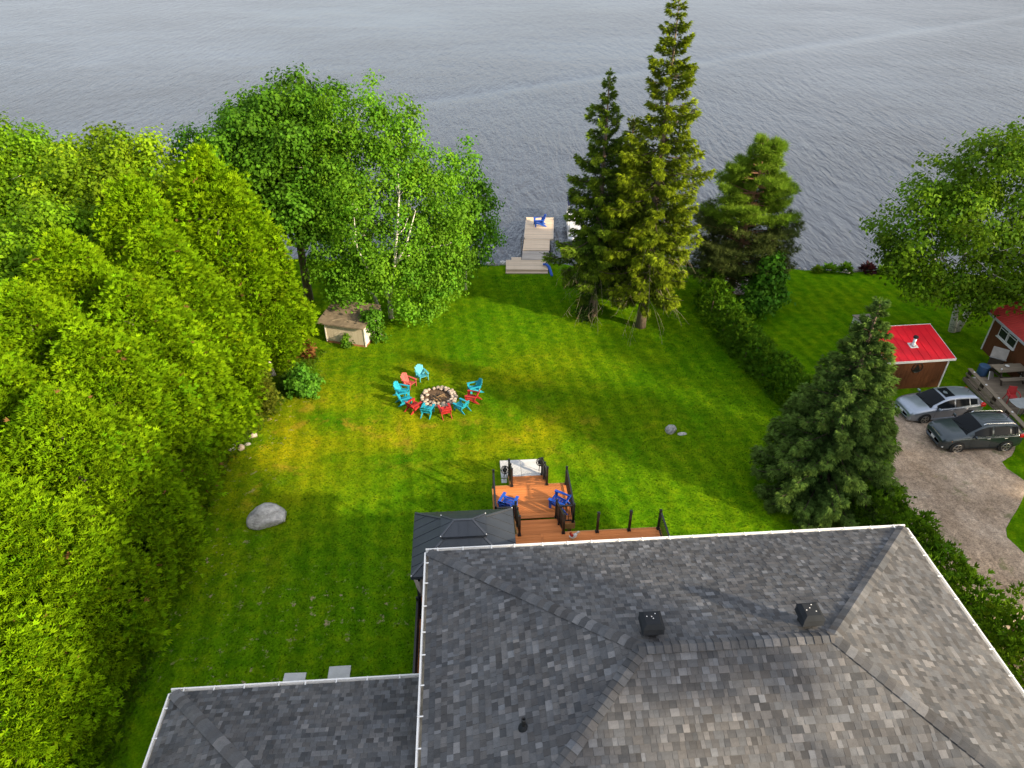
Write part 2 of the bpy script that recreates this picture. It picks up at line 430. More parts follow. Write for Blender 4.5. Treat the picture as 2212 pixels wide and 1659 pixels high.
def ridge_caps(a, b, n1, n2, parent, k, step=.2, half=.175):
    """overlapping cap shingles bent over a ridge or hip from a up to b; n1,n2: horizontal-ish directions down each side (unit, in the roof planes)"""
    a, b = Vector(a), Vector(b); d = (b-a); L = d.length; d.normalize(); n = int(L/step)
    up = (-(Vector(n1)+Vector(n2))).normalized()
    for i in range(n):
        s0 = i*L/n; s1 = s0 + L/n*1.25; t = tone(k); kk = .9
        mb = MB(); vs = []
        for s, h in ((s0, .062), (min(s1, L), .03)):
            c = a + d*s
            for q in (-1, -.55, 0, .55, 1):
                off = Vector(n1)*(-q*half) if q < 0 else Vector(n2)*(q*half)
                vs.append(c + off + up*(h + .012*(1-abs(q))))
        for s, h in ((s0, .0),):
            c = a + d*s
            for q in (-1, -.55, 0, .55, 1):
                off = Vector(n1)*(-q*half) if q < 0 else Vector(n2)*(q*half)
                vs.append(c + off + up*h)
        fs = [(j, j+1, j+6, j+5) for j in range(4)] + [(j+1, j, j+10, j+11) for j in range(4)]
        mb.add(vs, fs); o = mb.build('ridge_cap', M['shingle'], parent, smooth=False)
        set_col(o.data, np.array([tuple(c*kk for c in t)]*len(vs)))

def gutter(p, q, out, parent, spacing=.82):
    """K-style gutter from p to q (front top edge), out: unit outward"""
    p, q, out = Vector(p), Vector(q), Vector(out); z = Vector((0,0,1)); d = (q-p); L = d.length; d.normalize()
    g = MB()
    prof = [(0, 0), (0, -.11), (.10, -.11), (.15, -.02), (.15, .014), (.105, .014), (.105, -.02), (.085, -.095), (.012, -.095), (.012, 0)]
    n = len(prof)
    vs = [p + out*o_ + z*h for o_, h in prof] + [q + out*o_ + z*h for o_, h in prof]
    g.add(vs, [tuple(range(n)), tuple(range(n, 2*n))[::-1]] + [(i, i+n, (i+1) % n+n, (i+1) % n) for i in range(n)])
    go = g.build('gutter', M['white'], parent)
    b = MB(); b.add([p + out*.02 - z*.085, q + out*.02 - z*.085, q + out*.09 - z*.085, p + out*.09 - z*.085], [(0,1,2,3)]); b.build('gutter_bed', M['gutter_in'], go)
    m = int(L/spacing)
    for i in range(m):
        c = p + d*(L*(i+.5)/m + rnd.uniform(-.08, .08))
        hb = MB(); hb.bar(c - out*.03 + z*.018, c + out*.15 + z*.022, .035, .014); hb.build('gutter_hanger', M['white'], go)
    return go

W, D0, EZ = 15.49, 10.77, 4.8
house = thing('house', 'large house with a grey shingled hip roof and white gutters', 'house', HO, HA)
def build_house():
    k = random.Random(3)
    hz = EZ + D0/2*SLOPE; rx0, rx1, ry = D0/2, W-D0/2, -D0/2
    w = MB(); w.box((W/2, -D0/2, EZ/2-.12), (W-1.0, D0-1.0, EZ-.24)); wall = w.build('wall', M['siding'], house)
    s = MB(); s.box((W/2, -D0/2, EZ-.16), (W-.06, D0-.06, .03)); s.build('soffit', M['soffit'], house)
    for nm, x, wd, z0, z1 in (('door', 5.6, 1.8, 2.25, 4.3), ('window', 9.6, 1.6, 3.1, 4.3), ('window', 12.6, 1.4, 3.1, 4.3)):
        f = MB(); f.box((x, -.495, (z0+z1)/2), (wd, .06, z1-z0)); fo = f.build(nm, M['white'], house)
        for sx in (-1, 1):
            g = MB(); g.box((x+sx*wd/4, -.46, (z0+z1)/2), (wd/2-.14, .03, z1-z0-.16)); g.build('pane', M['glass'], fo)
    f = MB()
    for p, q in (((0,0),(W,0)), ((W,0),(W,-D0)), ((W,-D0),(0,-D0)), ((0,-D0),(0,0))):
        f.bar((p[0], p[1], EZ-.09), (q[0], q[1], EZ-.09), .025, .17)
    f.build('fascia', M['white'], house)
    roof = MB()
    e = .012
    c = [(0-.03,.03,EZ-e), (W+.03,.03,EZ-e), (W+.03,-D0-.03,EZ-e), (-.03,-D0-.03,EZ-e), (rx0,ry,hz-e), (rx1,ry,hz-e)]
    roof.add(c, [(1,0,4,5), (2,1,5), (3,2,5,4), (0,3,4)])
    ro = roof.build('roof', M['underlay'], house)
    X, Y = Vector((1,0,0)), Vector((0,1,0)); h = D0/2
    far = slope_tabs(Vector((0,0,EZ)), X, -Y, h, lambda v: v, lambda v: W-v, k)
    near = slope_tabs(Vector((0,-D0,EZ)), X, Y, h, lambda v: v, lambda v: W-v, k)
    lef = slope_tabs(Vector((0,-D0,EZ)), Y, X, h, lambda v: v, lambda v: D0-v, k)
    rig = slope_tabs(Vector((W,-D0,EZ)), Y, -X, h, lambda v: v, lambda v: D0-v, k)
    def dist(t):
        c = sum(t[0][:4], Vector())/4; p = hw(c.x, c.y, c.z); return (p-CAM).length if (p.y > 8.15 and abs(p.x) < 9.5) else 99
    near.sort(key=dist)
    for vs, t in near[:290]:
        mb = MB(); o_ = sum(vs, Vector())/8
        mb.add([v-o_ for v in vs], TABF); o = mb.build('shingle', M['shingle'], ro, loc=o_); set_col(o.data, np.array([t]*8))
    join_tabs('shingle_field', far + lef + rig + near[290:], ro)
    dn = {'far': Vector((0, 1, -SLOPE)).normalized(), 'near': Vector((0,-1,-SLOPE)).normalized(), 'left': Vector((-1,0,-SLOPE)).normalized(), 'right': Vector((1,0,-SLOPE)).normalized()}
    A, B = Vector((rx0, ry, hz)), Vector((rx1, ry, hz))
    def perp(nv, axis):      # direction in the plane with downhill nv, square to the hip line
        ax = axis.normalized(); q = nv - ax*nv.dot(ax); return q.normalized()
    for cor, top, s1, s2 in (((0,0), A, 'left', 'far'), ((W,0), B, 'far', 'right'), ((W,-D0), B, 'right', 'near'), ((0,-D0), A, 'near', 'left')):
        p = Vector((cor[0], cor[1], EZ)); ax = top-p
        ridge_caps(p, top, perp(dn[s1], ax), perp(dn[s2], ax), ro, k)
    ridge_caps(A - Vector((.1,0,0)), B + Vector((.1,0,0)), dn['far'], dn['near'], ro, k)
    z = EZ - .015
    for p, q, out in (((-.13,0.013,z),(W+.13,0.013,z),(0,1,0)), ((-.013,-D0,z),(-.013,.0,z),(-1,0,0)), ((W+.013,0,z),(W+.013,-D0,z),(1,0,0)), ((W+.13,-D0-.013,z),(-.13,-D0-.013,z),(0,-1,0))):
        gutter(p, q, out, house)
    # two box vents near the ridge
    for vx, vy in ((5.74, -4.78), (9.74, -4.80)):
        zz = EZ + -vy*SLOPE
        fl = MB(); fl.box((vx, vy-.03, zz+.012), (.56, .58, .012), Matrix.Rotation(-math.atan(SLOPE), 3, 'X')); vo = fl.build('roof_vent', M['yellowed'], house)
        b = MB(); b.box((vx, vy, zz+.10), (.34, .34, .34)); b.build('vent_collar', M['rubber'], vo)
        for i in range(4):
            q = MB(); hh = zz+.25+i*.052; wd = .54 - .004*i
            q.add([(vx-wd/2,vy-wd/2,hh),(vx+wd/2,vy-wd/2,hh),(vx+wd/2,vy+wd/2,hh),(vx-wd/2,vy+wd/2,hh)] + [(vx-wd/2+.045,vy-wd/2+.045,hh+.034),(vx+wd/2-.045,vy-wd/2+.045,hh+.034),(vx+wd/2-.045,vy+wd/2-.045,hh+.034),(vx-wd/2+.045,vy+wd/2-.045,hh+.034)], [(3,2,1,0),(4,5,6,7),(0,1,5,4),(1,2,6,5),(2,3,7,6),(3,0,4,7)])
            q.build('louvre', M['vent'], vo)
        hh = zz+.455; q = MB(); wd = .545; t = .36
        q.add([(vx-wd/2,vy-wd/2,hh),(vx+wd/2,vy-wd/2,hh),(vx+wd/2,vy+wd/2,hh),(vx-wd/2,vy+wd/2,hh),(vx-t/2,vy-t/2,hh+.10),(vx+t/2,vy-t/2,hh+.10),(vx+t/2,vy+t/2,hh+.10),(vx-t/2,vy+t/2,hh+.10)], [(3,2,1,0),(4,5,6,7),(0,1,5,4),(1,2,6,5),(2,3,7,6),(3,0,4,7)])
        q.build('vent_cap', M['vent'], vo)
        for _ in range(4):
            sxx, syy = rnd.uniform(-.14,.14), rnd.uniform(-.14,.14); q = MB(); q.box((vx+sxx, vy+syy, hh+.103), (.022,.022,.008)); q.build('screw', M['white'], vo)
    # plumbing pipe on the side slope
    px, py = 2.45, -6.48; pz = EZ + px*SLOPE
    q = MB(); q.lathe([(.13,-.03),(.12,.03),(.075,.09),(.07,.12)], 14, (px,py,pz)); po = q.build('pipe_flashing', M['vent'], house, smooth=True)
    q = MB(); q.lathe([(.052,.0),(.052,.34),(.06,.345),(.06,.37),(.04,.37),(.04,.2)], 14, (px,py,pz)); q.build('vent_pipe', M['rubber'], po, smooth=True)
build_house()

WX, WY, WZ = -7.22, -3.40, 3.3; WDEP = 6.9
wing = thing('garage_wing', 'lower wing with a grey shingled hip roof beside the main house', 'house', HO, HA)
def build_wing():
    k = random.Random(11); h = WDEP/2; hz = WZ + h*SLOPE; ex = .49
    w = MB(); w.box(((WX+.45+ex)/2, WY-WDEP/2, WZ/2-.1), (ex-WX-.45, WDEP-.9, WZ-.2)); w.build('wall', M['siding'], wing)
    s = MB(); s.box(((WX+ex)/2, WY-WDEP/2, WZ-.16), (ex-WX-.04, WDEP-.05, .03)); s.build('soffit', M['soffit'], wing)
    e = .012; roof = MB()
    c = [(WX-.03,WY+.03,WZ-e),(ex,WY+.03,WZ-e),(ex,WY-WDEP-.03,WZ-e),(WX-.03,WY-WDEP-.03,WZ-e),(WX+h,WY-h,hz-e),(ex,WY-h,hz-e)]
    roof.add(c, [(1,0,4,5),(0,3,4),(3,2,5,4)]); ro = roof.build('roof', M['underlay'], wing)
    X, Y = Vector((1,0,0)), Vector((0,1,0)); L = ex-WX
    far = slope_tabs(Vector((WX,WY,WZ)), X, -Y, h, lambda v: v, lambda v: L, k)
    near = slope_tabs(Vector((WX,WY-WDEP,WZ)), X, Y, h, lambda v: v, lambda v: L, k)
    lef = slope_tabs(Vector((WX,WY-WDEP,WZ)), Y, X, h, lambda v: v, lambda v: WDEP-v, k)
    def dist(t):
        c = sum(t[0][:4], Vector())/4; p = hw(c.x, c.y, c.z); return (p-CAM).length if p.y > 8.3 else 99
    far.sort(key=dist)
    for vs, t in far[:280]:
        mb = MB(); o_ = sum(vs, Vector())/8
        mb.add([v-o_ for v in vs], TABF); o = mb.build('shingle', M['shingle'], ro, loc=o_); set_col(o.data, np.array([t]*8))
    join_tabs('shingle_field', far[280:] + near + lef, ro)
    A = Vector((WX+h, WY-h, hz))
    dn = {'far': Vector((0,1,-SLOPE)).normalized(), 'near': Vector((0,-1,-SLOPE)).normalized(), 'left': Vector((-1,0,-SLOPE)).normalized()}
    def perp(nv, axis): ax = axis.normalized(); q = nv - ax*nv.dot(ax); return q.normalized()
    for cor, s1, s2 in (((WX, WY), 'left', 'far'), ((WX, WY-WDEP), 'near', 'left')):
        p = Vector((cor[0], cor[1], WZ)); ridge_caps(p, A, perp(dn[s1], A-p), perp(dn[s2], A-p), ro, k)
    ridge_caps(A, Vector((ex, WY-h, hz)), dn['far'], dn['near'], ro, k)
    f = MB()
    for p, q in (((WX,WY),(ex,WY)), ((WX,WY-WDEP),(WX,WY)), ((WX,WY-WDEP),(ex,WY-WDEP))): f.bar((p[0],p[1],WZ-.09),(q[0],q[1],WZ-.09),.025,.17)
    f.build('fascia', M['white'], wing)
    z = WZ-.015
    for p, q, out in (((WX-.13,WY+.013,z),(.36,WY+.013,z),(0,1,0)), ((WX-.013,WY-WDEP,z),(WX-.013,WY,z),(-1,0,0))): gutter(p, q, out, wing)
build_wing()
M['concrete'] = simple('concrete', (.56, .55, .53), .9, .12, 3, bmp=.3, bscale=60)
for i, (x, y, w_, d_, lab) in enumerate(((-4.86, -1.2, .74, .8, 'grey concrete slab half under the gutter, left of its twin'), (-3.36, -1.05, .74, .82, 'grey concrete slab showing most beyond the wing gutter'), (-5.9, -1.75, .74, .8, 'grey concrete slab of which only a sliver shows past the gutter'))):
    s = MB(); s.box((0,0,.02), (w_, d_, .08)); o = s.build('concrete_slab', M['concrete'], bevel=.008); o.location = hw(x, y, 0.0); o.rotation_euler.z = HA + .03*(i-1)
    tag(o, lab, 'slab', 'slabs by the wing', 'thing')

# ------------------------------------------------------------------ deck, stairs, railings (house-aligned local frame)
M['cedar'] = wood('stained_cedar', (.52, .160, .040), (.72, .265, .085), .6, 0, .16)
M['cedar_y'] = wood('stained_cedar_y', (.52, .160, .040), (.72, .265, .085), .6, 1, .16)
M['fasciaw'] = wood('raw_cedar_edge', (.42, .20, .07), (.58, .32, .13), .7, 0, .1)
M['postw'] = wood('deck_support', (.18, .11, .05), (.28, .18, .09), .8, 2, .1)
M['rail'] = simple('black_rail', (.010, .010, .011), .38, .2, 5)
UZ, MZ = 2.2, 1.0
deck = thing('deck', 'orange stained wooden deck in two levels with stairs down to the lawn', 'deck', HO, HA)
BW, GAP = .14, .006
def boards(parent, x0, x1, y0, y1, z, mat=None, breaks=()):
    y = y0; xs = [x0] + list(breaks) + [x1]
    while y < y1 - .02:
        w = min(BW, y1-y)
        for a, b in zip(xs[:-1], xs[1:]):
            m = MB(); L = b-a-.004
            m.box((0,0,0), (L, w-GAP, .036)); o = m.build('board', mat or M['cedar'], parent)
            o.location = ((a+b)/2, y+w/2, z-.018+rnd.uniform(-.0015,.0015)); o.rotation_euler = (rnd.uniform(-.006,.006), 0, rnd.uniform(-.0006,.0006))
        y += w
boards(deck, -.55, 8.40, -.42, 3.0, UZ, breaks=(3.88, 3.97))
boards(deck, -.55, .48, -3.28, -.43, UZ)
boards(deck, 2.25, 5.44, 4.98, 6.95, MZ)
boards(deck, 4.82, 5.44, 4.62, 4.97, MZ); boards(deck, 2.25, 3.02, 4.70, 4.97, MZ)
def stairs(x0, x1, ya, za, yb, zb, n):
    dy, dz = (yb-ya)/n, (zb-za)/n
    for i in range(1, n):
        yc, z = ya + dy*(i-1), za + dz*i
        for j in range(2):
            m = MB(); m.box((0,0,0), (x1-x0-.02, dy/2-.005, .036)); o = m.build('tread', M['cedar'], deck); o.location = ((x0+x1)/2, yc+dy*(.25+.5*j)+.012, z-.018)
        m = MB(); m.box((0,0,0), (x1-x0-.04, .02, -dz-.036)); o = m.build('riser', M['cedar'], deck); o.location = ((x0+x1)/2, yc+.006, z-dz/2-.018)
    for x in (x0-.022, x1+.022):
        m = MB(); m.prism([(x, ya, za-.03), (x, yb-.04, zb+.12), (x, yb-.04, max(zb-.1, -.3)), (x, ya, za-.34)], (-.02,0,0), (.02,0,0)); m.build('stringer', M['fasciaw'], deck)
stairs(3.05, 4.78, 3.0, UZ, 4.98, MZ, 7)
stairs(3.05, 4.60, 6.95, MZ, 8.92, -.2, 7)
def fascia(p, q, z, h=.2):
    m = MB(); m.bar((p[0],p[1],z-h/2-.004), (q[0],q[1],z-h/2-.004), .036, h); m.build('fascia', M['fasciaw'], deck)
for p, q in (((-.57,-3.3),(-.57,3.02)), ((-.59,3.02),(3.02,3.02)), ((4.81,3.02),(8.42,3.02)), ((8.42,3.04),(8.42,-.4)), ((-.59,-3.3),(.45,-3.3))): fascia(p, q, UZ, .24)
for p, q in (((2.23,4.68),(2.23,6.97)), ((2.21,6.97),(3.02,6.97)), ((4.64,6.97),(5.46,6.97)), ((5.46,6.99),(5.46,4.60)), ((5.48,4.60),(4.83,4.60)), ((2.21,4.68),(3.0,4.68))): fascia(p, q, MZ, .3)
for x, y, z in ((-.45,2.9,UZ),(2.0,2.9,UZ),(5.5,2.9,UZ),(8.25,2.9,UZ),(-.45,.2,UZ),(-.45,-3.1,UZ),(8.25,.4,UZ),(2.35,6.8,MZ),(5.3,6.8,MZ),(2.35,4.8,MZ),(5.3,4.8,MZ)):
    m = MB(); m.box((x, y, (z-.24)/2-.15), (.14,.14,z-.24+.3)); m.build('support_post', M['postw'], deck)

def railing(pts, label, group='black deck railings', h=.92, posts=None, span=.105):
    """pts: polyline of (x,y,z) at deck level in the house frame, one straight run"""
    p, q = Vector(pts[0]), Vector(pts[-1])
    t = thing('railing', label, 'railing', hw(p.x, p.y, p.z), HA, group)
    d = q-p; L = Vector((d.x, d.y)).length; up = Vector((0,0,1))
    ps = posts if posts is not None else (0, 1)
    for s in ps:
        c = d*s; m = MB(); m.box(c+up*(h/2+.03), (.085,.085,h+.06)); m.box(c+up*(h+.07), (.10,.10,.025)); m.box(c+up*(h+.092), (.06,.06,.022)); m.build('post', M['rail'], t)
        m = MB(); m.box(c+up*.014, (.13,.13,.026)); m.box(c+up*.05, (.105,.105,.05)); m.build('post_base', M['rail'], t)
    m = MB(); m.bar(up*h, d+up*h, .065, .042); m.build('top_rail', M['rail'], t)
    m = MB(); m.bar(up*.1, d+up*.1, .045, .04); m.build('bottom_rail', M['rail'], t)
    n = max(2, int(L/span)); bm = MB(); bm.box((0,0,0), (.02,.02,h-.13)); me = bm.mesh('baluster'); me.materials.append(M['rail'])
    for i in range(1, n): share('baluster', me, t, d*(i/n)+up*(h/2+.045))
    return t
railing([(5.40,6.88,MZ),(5.40,4.66,MZ)], 'long black railing on the driveway side of the lower deck, beside a blue chair')
railing([(2.29,6.88,MZ),(2.29,4.74,MZ)], 'long black railing on the tree side of the lower deck')
railing([(2.33,4.72,MZ),(2.98,4.72,MZ)], 'short black railing between gazebo roof and lower deck', posts=(1,))
railing([(5.33,4.66,MZ),(4.86,4.66,MZ)], 'short black railing with open balusters beside the orange fascia of the lower deck', posts=())
for x, side in ((4.74, 'chair'), (3.09, 'gazebo')):
    railing([(x,2.96,UZ),(x,4.94,MZ)], 'sloping black stair railing between upper and lower deck on the %s side' % ('rooster' if side == 'chair' else side), posts=(0,.55,1))
for x, nm in ((4.58, 'farther from the rock garden, beside the dark rose vine lantern'), (3.07, 'x')):
    railing([(x,6.92,MZ),(x,8.80,-.12)], 'sloping black railing of the bottom stairs on the %s side' % ('driveway' if x > 4 else 'tree line'), posts=(0,.5,1))
railing([(8.33,2.93,UZ),(8.33,.3,UZ)], 'black railing closing the far right end of the upper deck')
railing([(-.49,-.45,UZ),(-.49,-3.25,UZ)], 'black railing along the narrow side deck next to the gutter', posts=(0,1))
for x, lab in ((6.01, 'black railing post alone on the deck edge, nearer the rooster'), (7.22, 'black railing post alone on the deck edge, farther from the rooster')):
    t = thing('railing_post', lab, 'post', hw(x, 2.93, UZ), HA, 'lone posts on the upper deck')
    m = MB(); m.box((0,0,.49), (.085,.085,.98)); m.build('post', M['rail'], t)
    m = MB(); m.box((0,0,.99), (.11,.11,.03)); m.box((0,0,1.02), (.07,.07,.03)); m.build('cap', M['rail'], t)
    m = MB(); m.box((0,0,.014), (.14,.14,.026)); m.box((0,0,.05), (.11,.11,.05)); m.build('post_base', M['rail'], t)

# concrete landing at the foot of the stairs
pad = thing('concrete_landing', 'pale grey concrete slab landing at the foot of the stairs', 'slab', hw(2.70, 8.75, -.26), HA); pad['kind'] = 'thing'
for i in range(2):
    for j in range(2):
        m = MB(); m.box((0,0,.04), (.945,.60,.12)); o = m.build('paving_slab', M['concrete'], pad, bevel=.01); o.location = (.475+.955*i, .31+.61*j-.02, rnd.uniform(-.004,.004))
m = MB(); m.box((.13,-.35,.03), (.26,.6,.1)); m.build('paving_slab', M['concrete'], pad, bevel=.01)

# lanterns: black wire globes on thin stands
def lantern(x, y, label, hgt):
    t = thing('wire_lantern', label, 'lantern', hw(x, y, -.17), HA, 'black wire globes on stands')
    for a in range(3):
        m = MB(); an = a*2.09; m.tube([(.12*math.cos(an),.12*math.sin(an),0),(.03*math.cos(an),.03*math.sin(an),hgt-.2)], .01, 5); m.build('leg', M['rail'], t)
    for i in range(7):
        m = MB(); an = i*math.pi/7; pts = [(.19*math.cos(u)*math.cos(an), .19*math.cos(u)*math.sin(an), hgt+.21*math.sin(u)) for u in np.linspace(0, 2*math.pi, 15)]
        m.tube(pts, .009, 4, cap=False); m.build('hoop', M['rail'], t)
    for zz in (-.1, .02, .13):
        m = MB(); r = math.sqrt(.19**2-(zz*.9)**2); m.tube([(r*math.cos(u), r*math.sin(u), hgt+zz) for u in np.linspace(0, 2*math.pi, 17)], .008, 4, cap=False); m.build('ring', M['rail'], t)
    m = MB(); m.lathe([(.02,-.1),(.09,-.06),(.11,.04),(.05,.12),(.01,.13)], 12, (0,0,hgt)); m.build('lamp_body', M['vent'], t, smooth=True)
lantern(2.88, 8.72, 'round black wire lantern by the bottom stairs, nearer the trees', .5)
lantern(4.52, 9.02, 'round black wire lantern by the bottom stairs, nearer the driveway', .62)

# rooster ornament
M['rwhite'] = simple('painted_white', (.62,.60,.55), .5); M['rred'] = simple('painted_red', (.42,.02,.015), .45); M['ryel'] = simple('painted_yellow', (.5,.36,.05), .5)
t = thing('rooster_ornament', 'small red and white rooster ornament standing on the deck', 'ornament', hw(5.06, 2.62, UZ), HA+.3)
m = MB(); m.tube([(-.17,0,.24),(-.1,0,.17),(0,0,.16),(.09,0,.2),(.13,0,.27)], [.02,.07,.095,.075,.04], 10); m.build('body', M['rwhite'], t, smooth=True)
m = MB(); m.tube([(-.05,0,.22),(-.10,0,.30),(-.12,0,.36)], [.07,.05,.032], 8); m.build('neck', M['rred'], t, smooth=True)
m = MB(); m.prism([(-.17,0,.37),(-.15,0,.43),(-.12,0,.40),(-.1,0,.44),(-.07,0,.38)], (0,-.01,0), (0,.01,0)); m.build('comb', M['rred'], t)
for i in range(4):
    m = MB(); a = .5+.25*i; m.tube([(.1,0,.22),(.16+.05*math.cos(a),0,.25+.08*math.sin(a)),(.2+.08*math.cos(a),(i-1.5)*.01,.24+.11*math.sin(a))], [.03,.028,.006], 6); m.build('tail_feather', M['rwhite'], t, smooth=True)
for s in (-1,1):
    m = MB(); m.tube([(0,.035*s,.09),(0,.035*s,.0)], .009, 5); m.box((-.02,.035*s,.006), (.07,.03,.01)); m.build('leg', M['ryel'], t)
m = MB(); m.tube([(-.145,0,.355),(-.185,0,.345)], [.014,.002], 6); m.build('beak', M['ryel'], t)

# ------------------------------------------------------------------ gazebo
M['gaz'] = simple('dark_steel_roof', (.040, .046, .055), .42, .14, 1.5, .25)
M['gazrib'] = simple('steel_cap', (.075, .08, .09), .4, .1, 3, .3)
M['curtain'] = simple('beige_curtain', (.42, .35, .30), .85, .15, 3)
gz = thing('gazebo', 'dark steel hardtop gazebo with a small raised upper roof', 'gazebo', HO, HA)
def build_gazebo():
    x0, x1, y0, y1, z0 = -.60, 2.77, -.45, 2.34, 4.2
    c0 = [(x0,y0,z0),(x1,y0,z0),(x1,y1,z0),(x0,y1,z0)]
    cx, cy = (x0+x1)/2, (y0+y1)/2; iw, il = .62, .42; zt = 4.82
    c1 = [(cx-iw,cy-il,zt),(cx+iw,cy-il,zt),(cx+iw,cy+il,zt),(cx-iw,cy+il,zt)]
    def panels(lo, hi, nps, parent, thick=.02):
        for s in range(4):
            a, b, c, d = (Vector(lo[s]), Vector(lo[(s+1) % 4]), Vector(hi[(s+1) % 4]), Vector(hi[s]))
            n = nps[s]; e = (b-a); L = e.length; e.normalize(); nrm = e.cross(d-a).normalized()
            ud, uc = (d-a).dot(e), (c-a).dot(e); up_ = (d-a) - e*ud
            def line(u):     # top of the panel line starting at u on the eave
                if u < ud: return u/ud if ud > 1e-6 else 1
                if u > uc: return (L-u)/(L-uc)
                return 1
            for i in range(n):
                u0, u1 = L*i/n, L*(i+1)/n
                us = sorted(set([u0+.004, u1-.004] + [w for w in (ud, uc) if u0+.01 < w < u1-.01]))
                poly = [a+e*us[0], a+e*us[-1]] + [a+e*u+up_*max(line(u), .004) for u in reversed(us)]
                m = MB(); m.prism(poly, (0,0,0), nrm*thick); m.build('roof_panel', M['gaz'], parent)
                if i: 
                    p0 = a+e*u0+nrm*(thick+.004); m = MB(); m.bar(p0, a+e*u0+up_*line(u0)+nrm*(thick+.004), .022, .02, nrm); m.build('seam', M['gaz'], parent)
    fr = MB()
    for i in range(4): fr.bar(Vector(c0[i])-Vector((0,0,.06)), Vector(c0[(i+1) % 4])-Vector((0,0,.06)), .05, .1)
    ro = fr.build('roof', M['gaz'], gz)
    panels(c0, c1, (9, 7, 9, 7), ro)
    for i in range(4):
        m = MB(); m.bar(Vector(c0[i])+Vector((0,0,.035)), Vector(c1[i])+Vector((0,0,.035)), .07, .03); m.build('hip_cap', M['gazrib'], ro)
    w2, l2, zb = .735, .47, 4.93
    d0 = [(cx-w2,cy-l2,zb),(cx+w2,cy-l2,zb),(cx+w2,cy+l2,zb),(cx-w2,cy+l2,zb)]; zr = 5.18; rr = .31
    d1 = [(cx-rr,cy-.02,zr),(cx+rr,cy-.02,zr),(cx+rr,cy+.02,zr),(cx-rr,cy+.02,zr)]
    m = MB()
    for i in range(4): m.bar(Vector(c1[i])-Vector((0,0,.05)), Vector(c1[i])+Vector((0,0,.14)), .05, .05)
    for i in range(4): m.bar(Vector(d0[i])-Vector((0,0,.025)), Vector(d0[(i+1) % 4])-Vector((0,0,.025)), .03, .05)
    uo = m.build('upper_roof', M['gaz'], gz)
    panels(d0, d1, (5, 2, 5, 2), uo)
    for i in range(4):
        m = MB(); m.bar(Vector(d0[i])+Vector((0,0,.03)), Vector(d1[i])+Vector((0,0,.03)), .06, .025); m.build('hip_cap', M['gazrib'], uo)
    m = MB(); m.bar((cx-rr-.02,cy,zr+.035),(cx+rr+.02,cy,zr+.035), .075, .025); m.build('ridge_cap', M['gazrib'], uo)
    for p in (d0[0], d0[1], d0[2], d0[3], c0[0], c0[2]):
        m = MB(); m.box(Vector(p)+Vector((0,0,.055)), (.03,.03,.02)); m.build('bolt_cap', M['white'], ro)
    for x, y in ((x0+.17,y0+.12),(x1-.17,y0+.12),(x1-.17,y1-.17),(x0+.17,y1-.17)):
        m = MB(); m.box((x,y,(UZ+z0-.05)/2), (.1,.1,z0-.05-UZ)); m.build('post', M['vent'], gz)
    # tied curtain by the post beside the house
    x, y = x0+.24, y0-.02+.18
    m = MB(); n = 26; vs = []; fs = []
    for j, (z, sp) in enumerate(((4.12,.24),(3.7,.2),(3.3,.12),(3.0,.05),(2.7,.10),(2.3,.14))):
        for i in range(n):
            t = 2*math.pi*i/n; r = sp*(1+.28*math.sin(7*t+j*.4)); vs.append((x+r*math.cos(t)*.75+.02*j, y+r*math.sin(t), z))
    for j in range(5):
        for i in range(n): a, b = j*n+i, j*n+(i+1) % n; fs.append((a,b,b+n,a+n))
    m.add(vs, fs); co = m.build('curtain', M['curtain'], gz, smooth=True)
    m = MB(); m.lathe([(.055,-.03),(.07,0),(.055,.03)], 12, (x+.06,y,3.0)); m.build('tie', M['rwhite'], co)
build_gazebo()

# covered barbecue on the side deck
M['cover'] = simple('black_cover', (.014,.015,.017), .6, .3, 4, bmp=.3, bscale=6)
t = thing('barbecue', 'black covered barbecue on the narrow side deck, half under the eaves', 'barbecue', hw(-.08, -1.85, UZ), HA)
m = MB(); m.prism([(-.3,0,.06),(.3,0,.06),(.3,0,.72),(.22,0,.95),(.0,0,1.04),(-.2,0,.96),(-.3,0,.72)], (0,-.42,0), (0,.42,0)); m.build('cover', M['cover'], t, bevel=.05)
for s in (-1,1):
    m = MB(); m.box((0,s*.6,.74), (.46,.34,.06)); m.build('side_shelf', M['cover'], t, bevel=.02)
    for q in (-1,1): m = MB(); m.lathe([(.06,-.02),(.06,.02)], 12, (q*.24,s*.34,.06), axis='Y'); m.build('wheel', M['rubber'], t)

